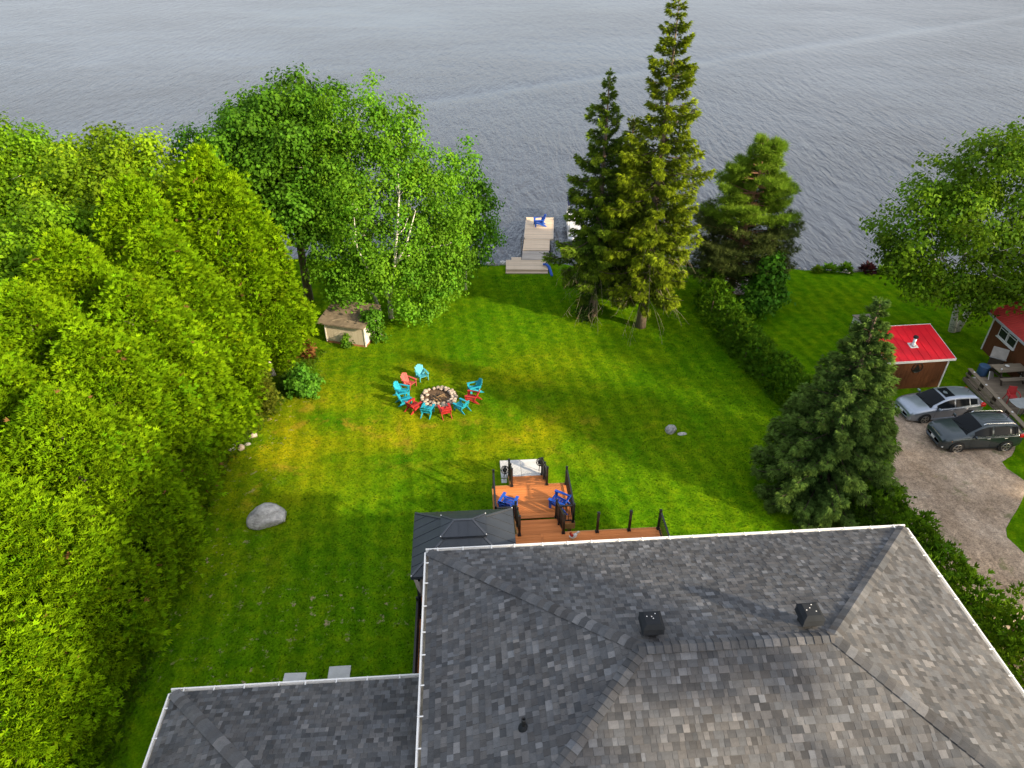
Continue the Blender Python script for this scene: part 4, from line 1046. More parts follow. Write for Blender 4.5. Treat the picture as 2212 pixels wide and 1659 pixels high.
# ---- broadleaf trees behind them
def crown_lobes(seed, h, r, n0=9, zlo=.3, flat=1.0, cx=0, cy=0):
    """boughs reaching out from the middle of the crown, each carrying two or three masses of leaves"""
    g = random.Random(seed); zc = h*(zlo*.5+.5); hz = h-zc; L = [(cx, cy, zc, r*.45, r*.45, hz*.6)]
    n = n0*3
    for i in range(n):
        a = 6.283*((i*.618) % 1); e = -.75+1.72*(i+.5)/n; ce = math.sqrt(max(.05, 1-min(1, e*e))); f = g.uniform(.66, 1.0)
        d = (math.cos(a)*ce, math.sin(a)*ce, max(-1, min(.97, e))); k = r*g.uniform(.20, .31)*(1-.25*max(0, e))
        L.append((cx+d[0]*r*f*.86, cy+d[1]*r*f*.86, zc+d[2]*(hz if d[2] > 0 else zc-h*zlo)*f*.92, k, k, k*.78))
        if i % 2: L.append((cx+d[0]*r*f*.5, cy+d[1]*r*f*.5, zc+d[2]*(hz if d[2] > 0 else zc-h*zlo)*f*.55, k*1.15, k*1.15, k*.9))
    return L
G1, G2, G3 = (.055,.125,.008), (.085,.135,.008), (.105,.140,.008)
def straight(h, lean=(0,0), r=.2): return [([(0,0,-.2),(lean[0]*.2,lean[1]*.2,h*.25),(lean[0]*.5,lean[1]*.5,h*.5),(lean[0]*.8,lean[1]*.8,h*.72),(lean[0],lean[1],h*.9)], r)]
broadleaf('dense dark green maple on the shore behind the old shed', (-14.0, 43.6, -1.3), crown_lobes(1, 15.2, 5.0, 11, .22), 101, 1.7, (.066,.165,.008), straight(15, (.2,0), .3), M['bark'], 'shore trees on the left', .135, 56, .38)
broadleaf('narrow green tree on the shore, left neighbour of the dense maple', (-19.6, 44.5, -1.3), crown_lobes(2, 11.6, 2.6, 7, .25), 102, 2.0, (.052,.150,.008), straight(11, (0,0), .2), M['bark'], 'shore trees on the left', .13, 50, .34)
broadleaf('yellow-green birch with pale forked branches behind the cedars', (-23.2, 40.0, -1.27), crown_lobes(3, 12.4, 4.6, 10, .3), 103, 2.0, (0.146,0.243,0.006), straight(12, (.6,0), .2), M['birch'], 'birches behind the cedars', .13, 46, .36, name='birch_tree')
broadleaf('yellow-green birch cut off by the left edge of the picture', (-30.0, 41.0, -1.28), crown_lobes(4, 13.2, 4.8, 10, .3), 104, 1.8, (0.116,0.230,0.006), straight(12, (-.4,0), .2), M['birch'], 'birches behind the cedars', .13, 46, .36, name='birch_tree')
broadleaf('lower yellow-green birch between the left cedars and the water', (-24.0, 34.0, -1.05), crown_lobes(5, 10.6, 4.2, 10, .25), 105, 2.0, (0.128,0.243,0.006), straight(10, (.4,0), .18), M['birch'], 'birches behind the cedars', .13, 46, .36, name='birch_tree')
broadleaf('green leafy tree at the left edge above the cedars', (-26.5, 28.5, -.55), crown_lobes(6, 9.6, 4.2, 10, .25), 106, 1.8, (0.110,0.230,0.006), straight(10, (.3,0), .18), M['birch'], None, .13, 46, .36, name='birch_tree')
# ---- the birch clump by the old shed
bl = [(0,0,8.2,3.4,3.2,3.4), (-2.6,-.3,5.0,2.2,2.2,1.9), (2.4,-.2,4.4,2.1,2.1,1.7), (.3,-1.4,5.6,2.6,1.8,2.0), (-2.9,.3,8.4,1.9,1.9,2.0), (2.9,.2,8.0,1.8,1.8,2.4), (-1.2,.2,11.6,1.5,1.5,1.7), (1.0,.3,11.8,1.5,1.4,1.6), (2.4,.2,10.4,1.2,1.2,1.4), (-2.6,.2,10.8,1.2,1.2,1.4), (.4,0,13.0,.8,.8,.7), (3.6,-.3,5.6,1.3,1.3,1.2), (-1.2,-1.6,3.6,1.6,1.3,1.1), (1.6,-1.8,2.3,1.2,1.0,.8), (3.0,-.9,3.2,1.5,1.3,1.2), (2.6,-1.6,1.9,1.0,.9,.7), (3.9,.2,4.4,1.2,1.2,1.1), (-3.4,-.4,6.6,1.3,1.3,1.2), (4.3,0,9.6,.8,.8,1.0), (4.7,0,7.2,.9,.9,.8), (-1.9,0,13.3,.6,.6,.8), (.3,0,14.0,.5,.5,.7), (2.0,0,12.7,.7,.7,.9), (-3.9,0,10.4,.8,.8,.9), (4.6,-.3,4.4,.9,.9,.7), (-2.6,-1.4,2.9,1.1,1.0,.8), (.2,-2.4,4.0,1.2,.9,.8)]
broadleaf('big birch clump with white forked stems beside the old shed', (-8.0, 41.2, -1.3), bl, 110, 1.75, (.100,.225,.010),
    [([(0,0,-.2),(.05,-.05,1.4),(-.5,-.1,3.4),(-1.2,0,6),(-1.6,.1,9),(-1.5,.2,11.6)], .2), ([(.05,-.05,1.3),(.5,-1.2,3.2),(1.0,-2.2,5.0),(1.3,-2.4,6.8),(1.5,-1.4,8.8),(1.4,0,11.2)], .13), ([(1.0,-2.2,4.9),(1.8,-2.5,6.2),(2.4,-1.6,8.0)], .09), ([(.5,-1.2,3.2),(-.6,-2.2,4.4),(-1.1,-2.4,6.0),(-1.3,-1.2,8.4)], .10), ([(-.5,-.1,3.2),(-1.8,-.2,4.6),(-2.8,0,6.8)], .1), ([(-.9,.9,-.2),(-1.1,.7,1.2),(-2.0,.2,2.4),(-2.6,0,4.5)], .14)], M['birch'], None, .105, 58, .34, name='birch_tree', nb=44, droop=.45)
broadleaf('slim pale green birch reaching out over the water beside the clump', (-3.3, 45.2, -1.3), [(.3,0,6.0,1.6,1.5,2.4), (1.3,0,4.2,1.3,1.3,1.3), (.5,0,8.8,.7,.7,1.2), (1.5,0,6.6,.8,.8,.9), (-.6,0,4.2,1.3,1.3,1.3), (.2,0,2.6,1.2,1.1,1.0), (-.3,-.3,1.7,.9,.8,.7)], 111, 1.9, (.090,.220,.012), straight(9, (.5,0), .12), M['birch'], None, .125, 44, .32, name='birch_tree', nb=18, droop=.4)
# ---- right: big birch behind the red-roofed shed
br_ = [(0,0,8.6,4.6,4.4,3.4), (-4.2,-.3,7.0,2.6,2.6,2.2), (-3.2,-.8,9.0,1.7,1.7,1.4), (-1.8,-.4,10.8,1.5,1.5,1.3), (1.2,0,11.4,2.0,2.0,1.4), (-.2,-.6,12.0,.9,.9,.9), (-3.2,-1.2,4.6,2.1,2.1,1.5), (.8,-1.8,4.8,2.6,2.2,1.7), (3.4,-.5,6.5,2.5,2.4,2.0), (-4.9,0,5.4,1.6,1.6,1.3), (-.9,-1.6,3.6,1.8,1.5,1.0), (2.6,-1.4,3.6,1.8,1.6,1.1), (4.6,.4,9,2.2,2.2,2.0)]
broadleaf('large birch with white stems between the red-roofed shed and the cottage', (28.3, 39.4, -1.26), br_, 112, 1.35, (.098,.185,.008),
    [([(0,0,-.2),(-.25,0,1.2),(-.5,0,3),(-1.5,-.2,6),(-2.0,-.3,9)], .24), ([(.3,.1,-.2),(.6,.1,1.5),(1.0,0,4),(1.3,0,7),(1.2,0,10.5)], .22), ([(1.0,0,3.6),(2.4,-.2,5.5),(3.4,-.2,8)], .12), ([(-.6,0,3.2),(-2.6,-.4,5.2),(-4.0,-.4,7)], .11)], M['birch'], None, .13, 44, .36, name='birch_tree', nb=50, droop=.4)
# ---- spruces by the water
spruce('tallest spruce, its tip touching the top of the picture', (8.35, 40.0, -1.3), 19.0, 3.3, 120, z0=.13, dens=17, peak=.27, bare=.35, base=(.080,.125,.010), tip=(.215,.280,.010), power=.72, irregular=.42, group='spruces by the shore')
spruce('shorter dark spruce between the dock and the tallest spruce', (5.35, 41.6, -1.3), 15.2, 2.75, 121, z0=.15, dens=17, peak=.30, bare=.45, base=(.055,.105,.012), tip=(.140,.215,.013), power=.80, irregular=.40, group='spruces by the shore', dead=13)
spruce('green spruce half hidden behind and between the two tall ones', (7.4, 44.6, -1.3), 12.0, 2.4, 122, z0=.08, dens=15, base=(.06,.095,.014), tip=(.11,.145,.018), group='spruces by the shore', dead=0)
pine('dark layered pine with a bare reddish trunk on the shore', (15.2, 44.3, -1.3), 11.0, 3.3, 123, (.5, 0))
# ---- the dense spruce by the driveway
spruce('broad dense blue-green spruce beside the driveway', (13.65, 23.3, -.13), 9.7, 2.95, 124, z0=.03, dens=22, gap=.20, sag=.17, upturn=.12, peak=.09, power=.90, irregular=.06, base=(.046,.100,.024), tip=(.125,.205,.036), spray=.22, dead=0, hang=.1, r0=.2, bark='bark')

# ---- hedges: rows of clipped cedars
def hedge(label, path, hs, width, seed, per_m=75, base=(.075,.135,.010), spray=.24, name='cedar_hedge', loose=.1):
    g = np.random.default_rng(seed); path = np.array(path, float); seg = np.linalg.norm(np.diff(path, axis=0), axis=1); cum = np.concatenate([[0], np.cumsum(seg)]); L = cum[-1]
    c0 = path[0]; t = thing(name, label, 'hedge', (c0[0], c0[1], zg(c0[1]))); n = int(L*per_m)
    s = g.random(n)*L; cx_ = np.interp(s, cum, path[:,0]); cy_ = np.interp(s, cum, path[:,1]); hh = np.interp(s, cum, hs)
    tx = np.interp(s+.1, cum, path[:,0])-np.interp(s-.1, cum, path[:,0]); ty = np.interp(s+.1, cum, path[:,1])-np.interp(s-.1, cum, path[:,1]); tl = np.hypot(tx, ty); nx_, ny_ = -ty/tl, tx/tl
    a = g.random(n)*math.pi; wv = 1+.16*np.sin(s*4.1)+.10*np.sin(s*9.3+1)+loose*g.normal(size=n)
    ca, sa = np.cos(a), np.sin(a); off = np.sign(ca)*np.abs(ca)**.55*width/2*wv; z = np.abs(sa)**.6*hh*(1+.10*np.sin(s*4.1+.6)+loose*.6*g.normal(size=n))
    low = g.random(n) < .35; z = np.where(low, z*g.random(n), z)
    P0 = np.stack([cx_+nx_*off-c0[0], cy_+ny_*off-c0[1], np.maximum(.08, z)+np.array([zg(v) for v in cy_])-zg(c0[1])], 1)
    nr = unit(np.stack([nx_*ca, ny_*ca, sa+.15], 1)); per = 7; ci = np.repeat(np.arange(n), per); o_ = g.normal(size=(n*per,3))*.11
    d = unit(nr[ci]+o_*2.5+np.array((0,0,.35))+g.normal(size=(n*per,3))*.3); C = np.clip(colors(g, n, base, .15, .12)[ci]*(1+.15*g.normal(size=(n*per,1))), .003, .4)
    V, F, CC = scatter(*T_CEDAR, P0[ci]+o_, frames(d, g, .6, nr[ci]+np.array((0,0,.5))), spray*(.7+.6*g.random(n*per)), C)
    o = npmesh('foliage', V, F, M['cedarleaf'], CC, t); o['kind'] = 'stuff'
    k = 0
    while k*1.1 < L:
        q = k*1.1; x, y = np.interp(q, cum, path[:,0])-c0[0], np.interp(q, cum, path[:,1])-c0[1]; zz = zg(y+c0[1])-zg(c0[1]); m = MB(); m.tube([(x,y,zz-.1),(x+.03,y,zz+float(np.interp(q, cum, hs))*.8)], [.05,.02], 6); m.build('stem', M['bark'], t); k += 1
    return t
hedge('low clipped cedar hedge running from the spruces towards the driveway spruce', [(13.1,42.6),(13.5,39.6),(14.2,35.2),(15.0,31.0),(15.6,28.6)], [2.6,2.0,1.6,1.6,1.6], 1.3, 200, base=(.085,.185,.010))
hedge('loose green cedar hedge between the house and the gravel driveway', [(14.4,22.6),(15.5,20.4),(16.15,17.8),(16.5,15.6),(16.7,13.4)], [1.9,1.7,1.5,1.7,2.2], 1.5, 201, base=(.095,.195,.010), loose=.16)
hedge('tall bushy cedars at the lower right corner beside the house', [(17.3,15.3),(17.2,13.2),(17.3,10.6),(17.6,7.6)], [2.7,3.2,3.2,3.0], 2.5, 202, 95, base=(.115,.215,.010), loose=.2)

# ---- shrubs and small plants
broadleaf('round bright green shrub on the sunny lawn by the cedars', (-11.4,31.9,zg(31.9)), [(0,0,.8,.78,.72,.72),(.3,-.2,.55,.55,.5,.5),(-.35,.1,.6,.5,.5,.5)], 301, 9, (.075,.200,.014), [([(0,0,-.05),(0,0,.4),(.1,0,.8)], .04)], M['bark'], None, .11, 26, .12, name='shrub', nb=4)
broadleaf('low pale green shrub in the shade behind the round shrub', (-12.3,32.6,zg(32.6)), [(0,0,.55,.6,.5,.45)], 302, 8, (.085,.17,.012), [([(0,0,-.05),(0,0,.3),(.1,0,.5)], .03)], M['bark'], None, .10, 24, .12, name='shrub', nb=3)
t = thing('young_cedar', 'thin sparse young cedar in front of the bare trunk', 'tree', (-12.85,30.0,zg(30)))
V, F, C = cedar_mesh('crown', 2.9, .72, 303, 95, (.135,.165,.014), 13, .20, fill=.6); o = npmesh('crown', V, F, M['cedarleaf'], C, t); o['kind'] = 'stuff'
m = MB(); m.tube([(0,0,-.1),(.02,0,1.4),(0,0,2.7)], [.05,.035,.01], 7); m.build('trunk', M['greybark'], t)
t = thing('bare_trunk', 'pale bare tree trunk leaning out under the cedars', 'tree', (-13.75,33.9,zg(33.9)))
m = MB(); m.tube([(0,0,-.1),(-.12,.05,.7),(-.3,.1,1.4),(-.55,.2,2.4)], [.17,.14,.13,.1], 10); m.build('trunk', M['birch'], t, smooth=True)
def deadbush(label, loc, h, r, seed):
    t = thing('dead_shrub', label, 'shrub', loc); V, F, C = cedar_mesh('c', h, r, seed, 60, (.24,.11,.035), 12, .2, fill=.7); o = npmesh('foliage', V, F, M['needle'], C, t); o['kind'] = 'stuff'
    m = MB(); m.tube([(0,0,-.05),(0,0,h*.7)], [.03,.01], 6); m.build('stem', M['bark'], t)
deadbush('small rust-brown dead shrub by the old shed', (-12.3,36.1,zg(36)), 1.0, .5, 304)
deadbush('rust-brown dead branch tips low on the cedars above the dark gap', (-14.6,32.6,zg(32.6)), 1.1, .4, 305)
broadleaf('bright green maple sapling in front of the dark pine', (16.4,41.4,-1.3), [(0,0,2.6,.95,.9,1.1),(-.3,-.2,1.4,1.1,.9,.8),(.5,-.1,1.6,.9,.9,.7),(.1,0,3.7,.5,.5,.6)], 306, 4.5, (.060,.170,.010), straight(4, (0,0), .06), M['bark'], None, .16, 26, .2, name='sapling', nb=10)
t = thing('dwarf_conifer', 'small dark conical conifer at the foot of the shorter spruce', 'shrub', (4.75,40.9,-1.3))
V, F, C = cedar_mesh('c', 1.25, .45, 307, 70, (.030,.062,.012), 10, .18); o = npmesh('foliage', V, F, M['needle'], C, t); o['kind'] = 'stuff'
m = MB(); m.tube([(0,0,-.05),(0,0,1.0)], [.04,.01], 6); m.build('stem', M['bark'], t)
for i, (x, y, r_, col, lab) in enumerate(((22.6,48.1,.38,(.13,.21,.012),'small yellow-green plant at the left end of the shore bed'),(23.6,48.2,.50,(.10,.22,.014),'yellow-green hosta clump second in the shore bed'),(24.8,48.15,.55,(.11,.23,.014),'biggest yellow-green hosta clump in the shore bed'),(26.4,48.1,.55,(.045,.014,.02),'dark purple shrub in the shore bed'),(27.5,47.9,.5,(.115,.22,.012),'yellow-green hosta clump right of the purple shrub'),(28.9,47.9,.7,(.028,.062,.012),'dark green bush at the right end of the shore bed'))):
    t = thing('shore_plant', lab, 'plant', (x, y, -1.33), 0, 'plants in the shore bed'); g = np.random.default_rng(320+i); n = 130
    a = g.random(n)*6.28; el = g.random(n)*1.2+.15; d = np.stack([np.cos(a)*np.cos(el), np.sin(a)*np.cos(el), np.sin(el)], 1); P0 = d*(.25*r_+.55*r_*g.random((n,1)))+np.array((0,0,.05))
    V, F, CC = scatter(*T_LEAF, P0, frames(d+np.array((0,0,-.2)), g, .3, np.tile((0,0,1.0), (n,1))), r_*(.45+.4*g.random(n)), colors(g, n, col, .18, .1)); o = npmesh('leaves', V, F, M['leaf'], CC, t); o['kind'] = 'stuff'
broadleaf('small leafy seedling growing against the old shed wall', (-10.25,37.35,zg(37.3)), [(0,0,.5,.15,.15,.4),(.12,-.1,.25,.25,.2,.12)], 330, 14, (.085,.19,.012), [([(0,0,-.05),(0,0,.4),(0,0,.8)], .015)], M['bark'], None, .12, 12, .09, name='shrub', nb=3)
broadleaf('trailing green leaves hanging over the corner of the old shed', (-8.55,38.0,zg(38)), [(0,0,1.5,.45,.5,.5),(.15,.2,.7,.5,.6,.6),(-.1,-.1,2.0,.5,.5,.3)], 331, 7, (.065,.17,.010), [([(0,0,-.05),(0,0,.8),(0,0,1.6)], .03)], M['birch'], None, .11, 24, .14, name='shrub', nb=5)

# ---- taller grass along the cedars and around trunks (uncountable)
def grass():
    g = np.random.default_rng(400); n = 9000; y = g.uniform(8, 37, n); edge = np.interp(y, [8,11,15,19,23,26,30,33,37], [-12.2,-12.3,-12.6,-13.2,-13.4,-13.3,-12.6,-12.2,-11.5]); x = edge - np.abs(g.normal(size=n))*.9 + .25*g.normal(size=n)
    z = np.array([zg(v) for v in y])-.01; P0 = np.stack([x, y, z], 1); d = np.stack([g.normal(size=n)*.45, g.normal(size=n)*.45, np.ones(n)], 1)
    T = ([(-.06,0,0),(.06,0,0),(.02,1,.1),(-.16,0,0),(-.06,0,.05),(-.3,.8,.1),(.06,0,0),(.15,0,0),(.32,.75,0)], [(0,1,2),(3,4,5),(6,7,8)])
    V, F, C = scatter(*T, P0, frames(d, g), .10+.16*g.random(n), colors(g, n, (.085,.15,.010), .25, .2)); o = npmesh('tall_grass', V, F, M['leaf'], C); tag(o, 'unmown grass and weeds along the cedars', 'grass', kind='stuff')
grass()
def lawn_tufts():
    g = np.random.default_rng(410); n = 95000; x = g.uniform(-13.2, 16.5, n); y = g.uniform(13, 47.5, n)
    hx = (x-HO.x)*math.cos(HA)+(y-HO.y)*math.sin(HA); hy = -(x-HO.x)*math.sin(HA)+(y-HO.y)*math.cos(HA)
    keep = ~((hx > -.7) & (hx < 15.5) & (hy < 3.1)) & ~((hx > -7.3) & (hy < -3.3)) & ~((hx > 2.1) & (hx < 5.6) & (hy < 10.1)) & ((x-PIT.x)**2+(y-PIT.y)**2 > 1.15)
    x, y = x[keep], y[keep]; n = len(x); t = np.clip((y-19)/22, 0, 1); z = -1.3*t*t*(3-2*t)
    z = z + np.array([.03*mnoise.noise(Vector((a*.2, b*.2, 0))) for a, b in zip(x, y)]) - .005
    d = np.stack([g.normal(size=n)*.55, g.normal(size=n)*.55, np.ones(n)], 1)
    T = ([(-.35,0,0),(.1,0,.2),(-.4,1,.15),(.35,0,-.1),(-.05,0,.15),(.45,.85,-.2)], [(0,1,2),(3,4,5)])
    pat = np.array([mnoise.noise(Vector((a*.5, b*.5, 7))) for a, b in zip(x, y)]); dry = np.clip(np.exp(-((x+3)/9)**2-((y-28)/3.4)**2)+np.exp(-((x+11.5)/3)**2-((y-27.5)/7)**2), 0, 1)*np.clip(.5+1.2*pat, 0, 1)
    C = colors(g, n, (.070,.172,.003), .28, .18)*(1-dry[:, None]) + colors(g, n, (.225,.240,.006), .25, .15)*dry[:, None]
    o = npmesh('lawn_grass', *scatter(*T, np.stack([x, y, z], 1), frames(d, g), .035+.05*g.random(n), C)[:2], M['leaf'], np.repeat(C, 6, 0)); tag(o, 'short mown grass blades over the yard', 'grass', kind='stuff')
lawn_tufts()

# ---- trees standing outside the picture on the right, whose shade falls across the driveway and lawn
OFF = []
for i, (x, y, h_, r_, lab) in enumerate(((38.5,17.5,17.5,4.8,'tall leafy tree beyond the driveway, outside the picture, level with the cars'),(43.5,23.5,17.0,4.8,'tall leafy tree outside the picture behind the cottage'),(36.0,9.8,19.0,4.8,'tall leafy tree outside the picture, level with the gravel drive'),(48.0,30.0,15.0,4.8,'tall leafy tree outside the picture, farthest along the shore road'),(26.0,-3.6,16.5,2.5,'slim leafy tree outside the picture, behind the camera'))):
    if i == 0:
        OFF.append(broadleaf(lab, (x,y,0), crown_lobes(9, 17.5, 4.8, 10, .22), 140, .5, (.06,.13,.008), straight(17, (.2,0), .28), M['bark'], 'trees outside the picture on the right', .2, 30, .42, nb=10))
    else:
        c = copy_tree(OFF[0]); c.location = (x,y,0); c.rotation_euler.z = i*1.3; c.scale = (r_/4.8, r_/4.8, h_/17.5); c['label'] = lab

# ------------------------------------------------------------------ dock
M['dockw'] = wood('pale_dock_wood', (.62,.47,.32), (.80,.65,.49), .8, 0, .13); M['dockg'] = wood('grey_dock_wood', (.38,.33,.28), (.54,.48,.42), .85, 0, .1); M['dockedge'] = wood('dock_edge', (.55,.45,.34), (.72,.62,.5), .8, 1, .05)
M['steel'] = simple('dark_steel_pole', (.05,.05,.05), .5, .2)
dock = thing('dock', 'pale wooden dock with a wide landing platform and steps', 'dock', (0,0,0))
def planks(parent, x0, x1, y0, y1, z, bw, mat, dx0=0.0, skew=0.0):
    n = int(round((y1-y0)/bw)); bw = (y1-y0)/n
    for i in range(n):
        yc = y0+bw*(i+.5); sh = skew*(yc-y0); m = MB(); m.box((0,0,0), (x1-x0-.01, bw-.012, .04)); o = m.build('plank', mat, parent); o.location = ((x0+x1)/2+sh, yc, z-.02+rnd.uniform(-.003,.003)); o.rotation_euler.z = rnd.uniform(-.002,.002)-.02
DZ = -1.1
planks(dock, -.46, 2.68, 48.05, 49.70, DZ, .15, M['dockw'])
planks(dock, -.05, .72, 49.71, 50.22, DZ-.01, .15, M['dockw'])
for k, (y0, z) in enumerate(((47.72, DZ-.13), (47.42, DZ-.24))):
    planks(dock, -.47, 2.66, y0, y0+.32, z, .16, M['dockw'])
    m = MB(); m.box((1.1, y0+.02, z-.10), (3.1,.03,.12)); m.build('riser', M['dockw'], dock)
m = MB(); m.box((1.1, 48.02, DZ-.09), (3.13,.03,.1)); m.build('riser', M['dockw'], dock)
SK = .058
planks(dock, .74, 2.78, 49.72, 51.30, DZ+.02, .14, M['dockg'], skew=SK)
planks(dock, .84, 2.92, 51.38, 53.52, DZ+.04, .14, M['dockw'], skew=SK)
planks(dock, .98, 3.30, 53.60, 58.06, DZ+.06, .14, M['dockw'], skew=SK)
for (xa, ya, xb, yb) in ((.97,53.58,1.23,58.1),(3.31,53.58,3.55,58.1),(1.22,58.09,3.56,58.0),(.97,53.57,3.30,53.52)):
    m = MB(); m.bar((xa,ya,DZ+.01), (xb,yb,DZ+.01), .05, .13); m.build('edge_board', M['dockedge'], dock)
for x, y, h_ in ((.72,51.45,1.0),(2.92,50.1,1.1),(1.0,53.5,.2),(3.4,53.6,.2),(1.2,57.6,.2),(3.55,57.5,.2),(-.3,49.3,0),(2.5,49.3,0)):
    m = MB(); m.tube([(x,y,-3.2),(x,y,DZ+h_)], .03, 8); m.build('pile', M['steel'], dock)
adirondack('blue Adirondack chair on the end of the dock', M['bluep'], (2.30,56.3,DZ+.06), R(187), None, 1.08)
m = MB(); m.tube([(2.35,48.75,DZ+.10),(2.55,48.6,DZ+.16),(2.74,48.3,DZ+.10),(2.84,48.0,DZ-.1),(2.92,47.6,DZ-.21),(2.95,47.35,DZ-.22)], [.085,.1,.11,.11,.1,.08], 10)
t = thing('foam_float', 'curved bright blue float hanging over the corner of the dock platform', 'float'); m.build('tube', M['bluep'], t, smooth=True)
m = MB(); m.lathe([(.09,-.01),(.09,.01)], 10, (2.35,48.75,DZ+.10)); m.build('end_cap', M['rwhite'], t)
# pontoon boat moored behind the spruce
M['navy'] = simple('navy_canvas', (.018,.02,.07), .8, .2, 3); M['boatw'] = simple('white_gelcoat', (.72,.72,.70), .35, .06)
t = thing('pontoon_boat', 'white pontoon boat with a navy canopy behind the shorter spruce', 'boat', (5.75,57.0,WATER_Z), R(-2))
for s in (-1,1):
    m = MB(); m.tube([(s*.8,-2.6,.1),(s*.8,2.1,.1),(s*.8,2.7,.18)], [.3,.3,.06], 12); m.build('pontoon', M['galv'], t, smooth=True)
    m = MB(); m.box((s*1.08,0,.75), (.04,4.6,.4)); m.build('side_panel', M['galv'], t)
    for y in (-.2,1.9):
        m = MB(); m.tube([(s*1.05,y,.5),(s*1.0,y,2.25)], .02, 6); m.build('canopy_pole', M['boatw'], t)
m = MB(); m.box((0,0,.47), (2.24,4.8,.1)); m.build('floor', M['boatw'], t)
m = MB(); m.prism([(-1.1,0,2.2),(-.8,0,2.36),(.8,0,2.36),(1.1,0,2.2),(.8,0,2.31),(-.8,0,2.31)], (0,-.35,0), (0,2.05,0)); m.build('canopy', M['navy'], t)
for y in (-1.6,-.9): m = MB(); m.box((-.6,y,.75), (.7,.5,.45)); m.build('seat', M['boatw'], t, bevel=.05)
# pale plank landing behind the pine
t = thing('shore_landing', 'pale weathered plank landing glimpsed behind the pine', 'landing', (16.2,45.6,-1.28), R(-4))
for i in range(14):
    m = MB(); m.box((0,-1.3+i*.19,.12), (1.9,.175,.04)); m.build('plank', M['dockg'], t)
m = MB(); m.box((0,0,.04), (1.8,2.6,.1)); m.build('frame', M['postw'], t)

# stones edging the shore
shm = [stone_mesh(30+i) for i in range(4)]
for me in shm: me.materials.append(M['rock'])
kk = random.Random(12)
for i in range(44):
    x = -5.0+i*.62+kk.uniform(-.2,.2) if i < 10 else 17.5+(i-10)*.42+kk.uniform(-.15,.15)
    s = kk.uniform(.12,.26); o = share('shore_stone', shm[kk.randrange(4)], None, (x, shore(x)+kk.uniform(-.12,.2), -1.5+s*.3), (0,0,kk.uniform(0,6)), (s*1.3,s,s*.8))
    tag(o, 'small grey stone edging the shore beside the dock' if i < 10 else 'small grey stone edging the shore behind the plant bed', 'stone', 'stones edging the shore by the dock' if i < 10 else 'stones edging the shore by the plants')

# ------------------------------------------------------------------ old shed under the birch
M['oldroof'] = simple('old_felt_roof', (.165,.125,.082), .95, .4, 2.2, bmp=.4, bscale=9); M['oldwall'] = wood('weathered_panel', (.40,.33,.24), (.56,.49,.38), .8, 2, .08); M['oldpaint'] = simple('peeling_white_paint', (.62,.58,.52), .8, .35, 5); M['rust'] = simple('rusty_brick_base', (.30,.12,.05), .9, .35, 6)
t = thing('old_shed', 'small weathered shed with a brown felt roof under the birch', 'shed', (-11.55,38.0,zg(38)), R(-15))
w_, d_, h0, h1 = 2.62, 2.0, 1.42, 1.62
for i in range(6):
    x = w_*(i+.5)/6; m = MB(); m.box((x,.02,h0/2+.08), (w_/6-.008,.03,h0-.12)); m.build('wall_board', M['oldwall'], t)
for i in range(5):
    y = d_*(i+.5)/5; hh = h0+(h1-h0)*((i+.5)/5)
    m = MB(); m.box((w_-.01,y,hh/2+.08), (.03,d_/5-.008,hh-.1)); m.build('wall_board', M['oldpaint'], t)
m = MB(); m.box((w_/2,d_/2,.7), (w_-.08,d_-.08,1.3)); m.build('inner_wall', M['postw'], t)
m = MB(); m.box((w_/2,d_/2,.05), (w_+.02,d_+.02,.12)); m.build('base', M['rust'], t)
for x, y in ((0,0),(w_,0),(w_,d_)): m = MB(); m.box((x,y,h0/2+.05), (.06,.06,h0-.05)); m.build('corner_trim', M['oldpaint'], t)
m = MB(); m.prism([(-.42,-.28,h0+.0),(w_+.12,-.28,h0),(w_+.18,d_+.3,h1+.12),(-.30,d_+.3,h1+.12)], (0,0,0), (0,0,.05)); ro = m.build('roof', M['oldroof'], t)
for i in range(4):
    for j in range(3):
        a, b, y0, y1 = -.40+.80*i, -.40+.80*(i+1)-.01, -.27+.86*j, -.27+.86*(j+1)
        if b > w_+.12: b = w_+.12
        z = lambda y: h0+.052+(y+.28)*(h1+.12-h0)/(d_+.58)
        m = MB(); m.prism([(a,y0,z(y0)+.012),(b,y0,z(y0)+.012),(b,y1,z(y1)),(a,y1,z(y1))], (0,0,0), (0,0,.008)); m.build('felt_sheet', M['oldroof'], ro)
for p, q in (((.5,.1),(1.05,.42)), ((1.3,.15),(1.5,.28))):
    m = MB(); m.tube([(p[0],p[1],h0+.13),(q[0],q[1],h0+.19)], [.018,.008], 5); o = m.build('fallen_stick', M['twig']); o.matrix_world = Matrix.Translation((-11.55,38.0,zg(38))) @ Matrix.Rotation(R(-15), 4, 'Z'); tag(o, 'longer pale stick lying on the old shed roof' if p[0] < 1 else 'shorter pale stick lying on the old shed roof', 'stick')

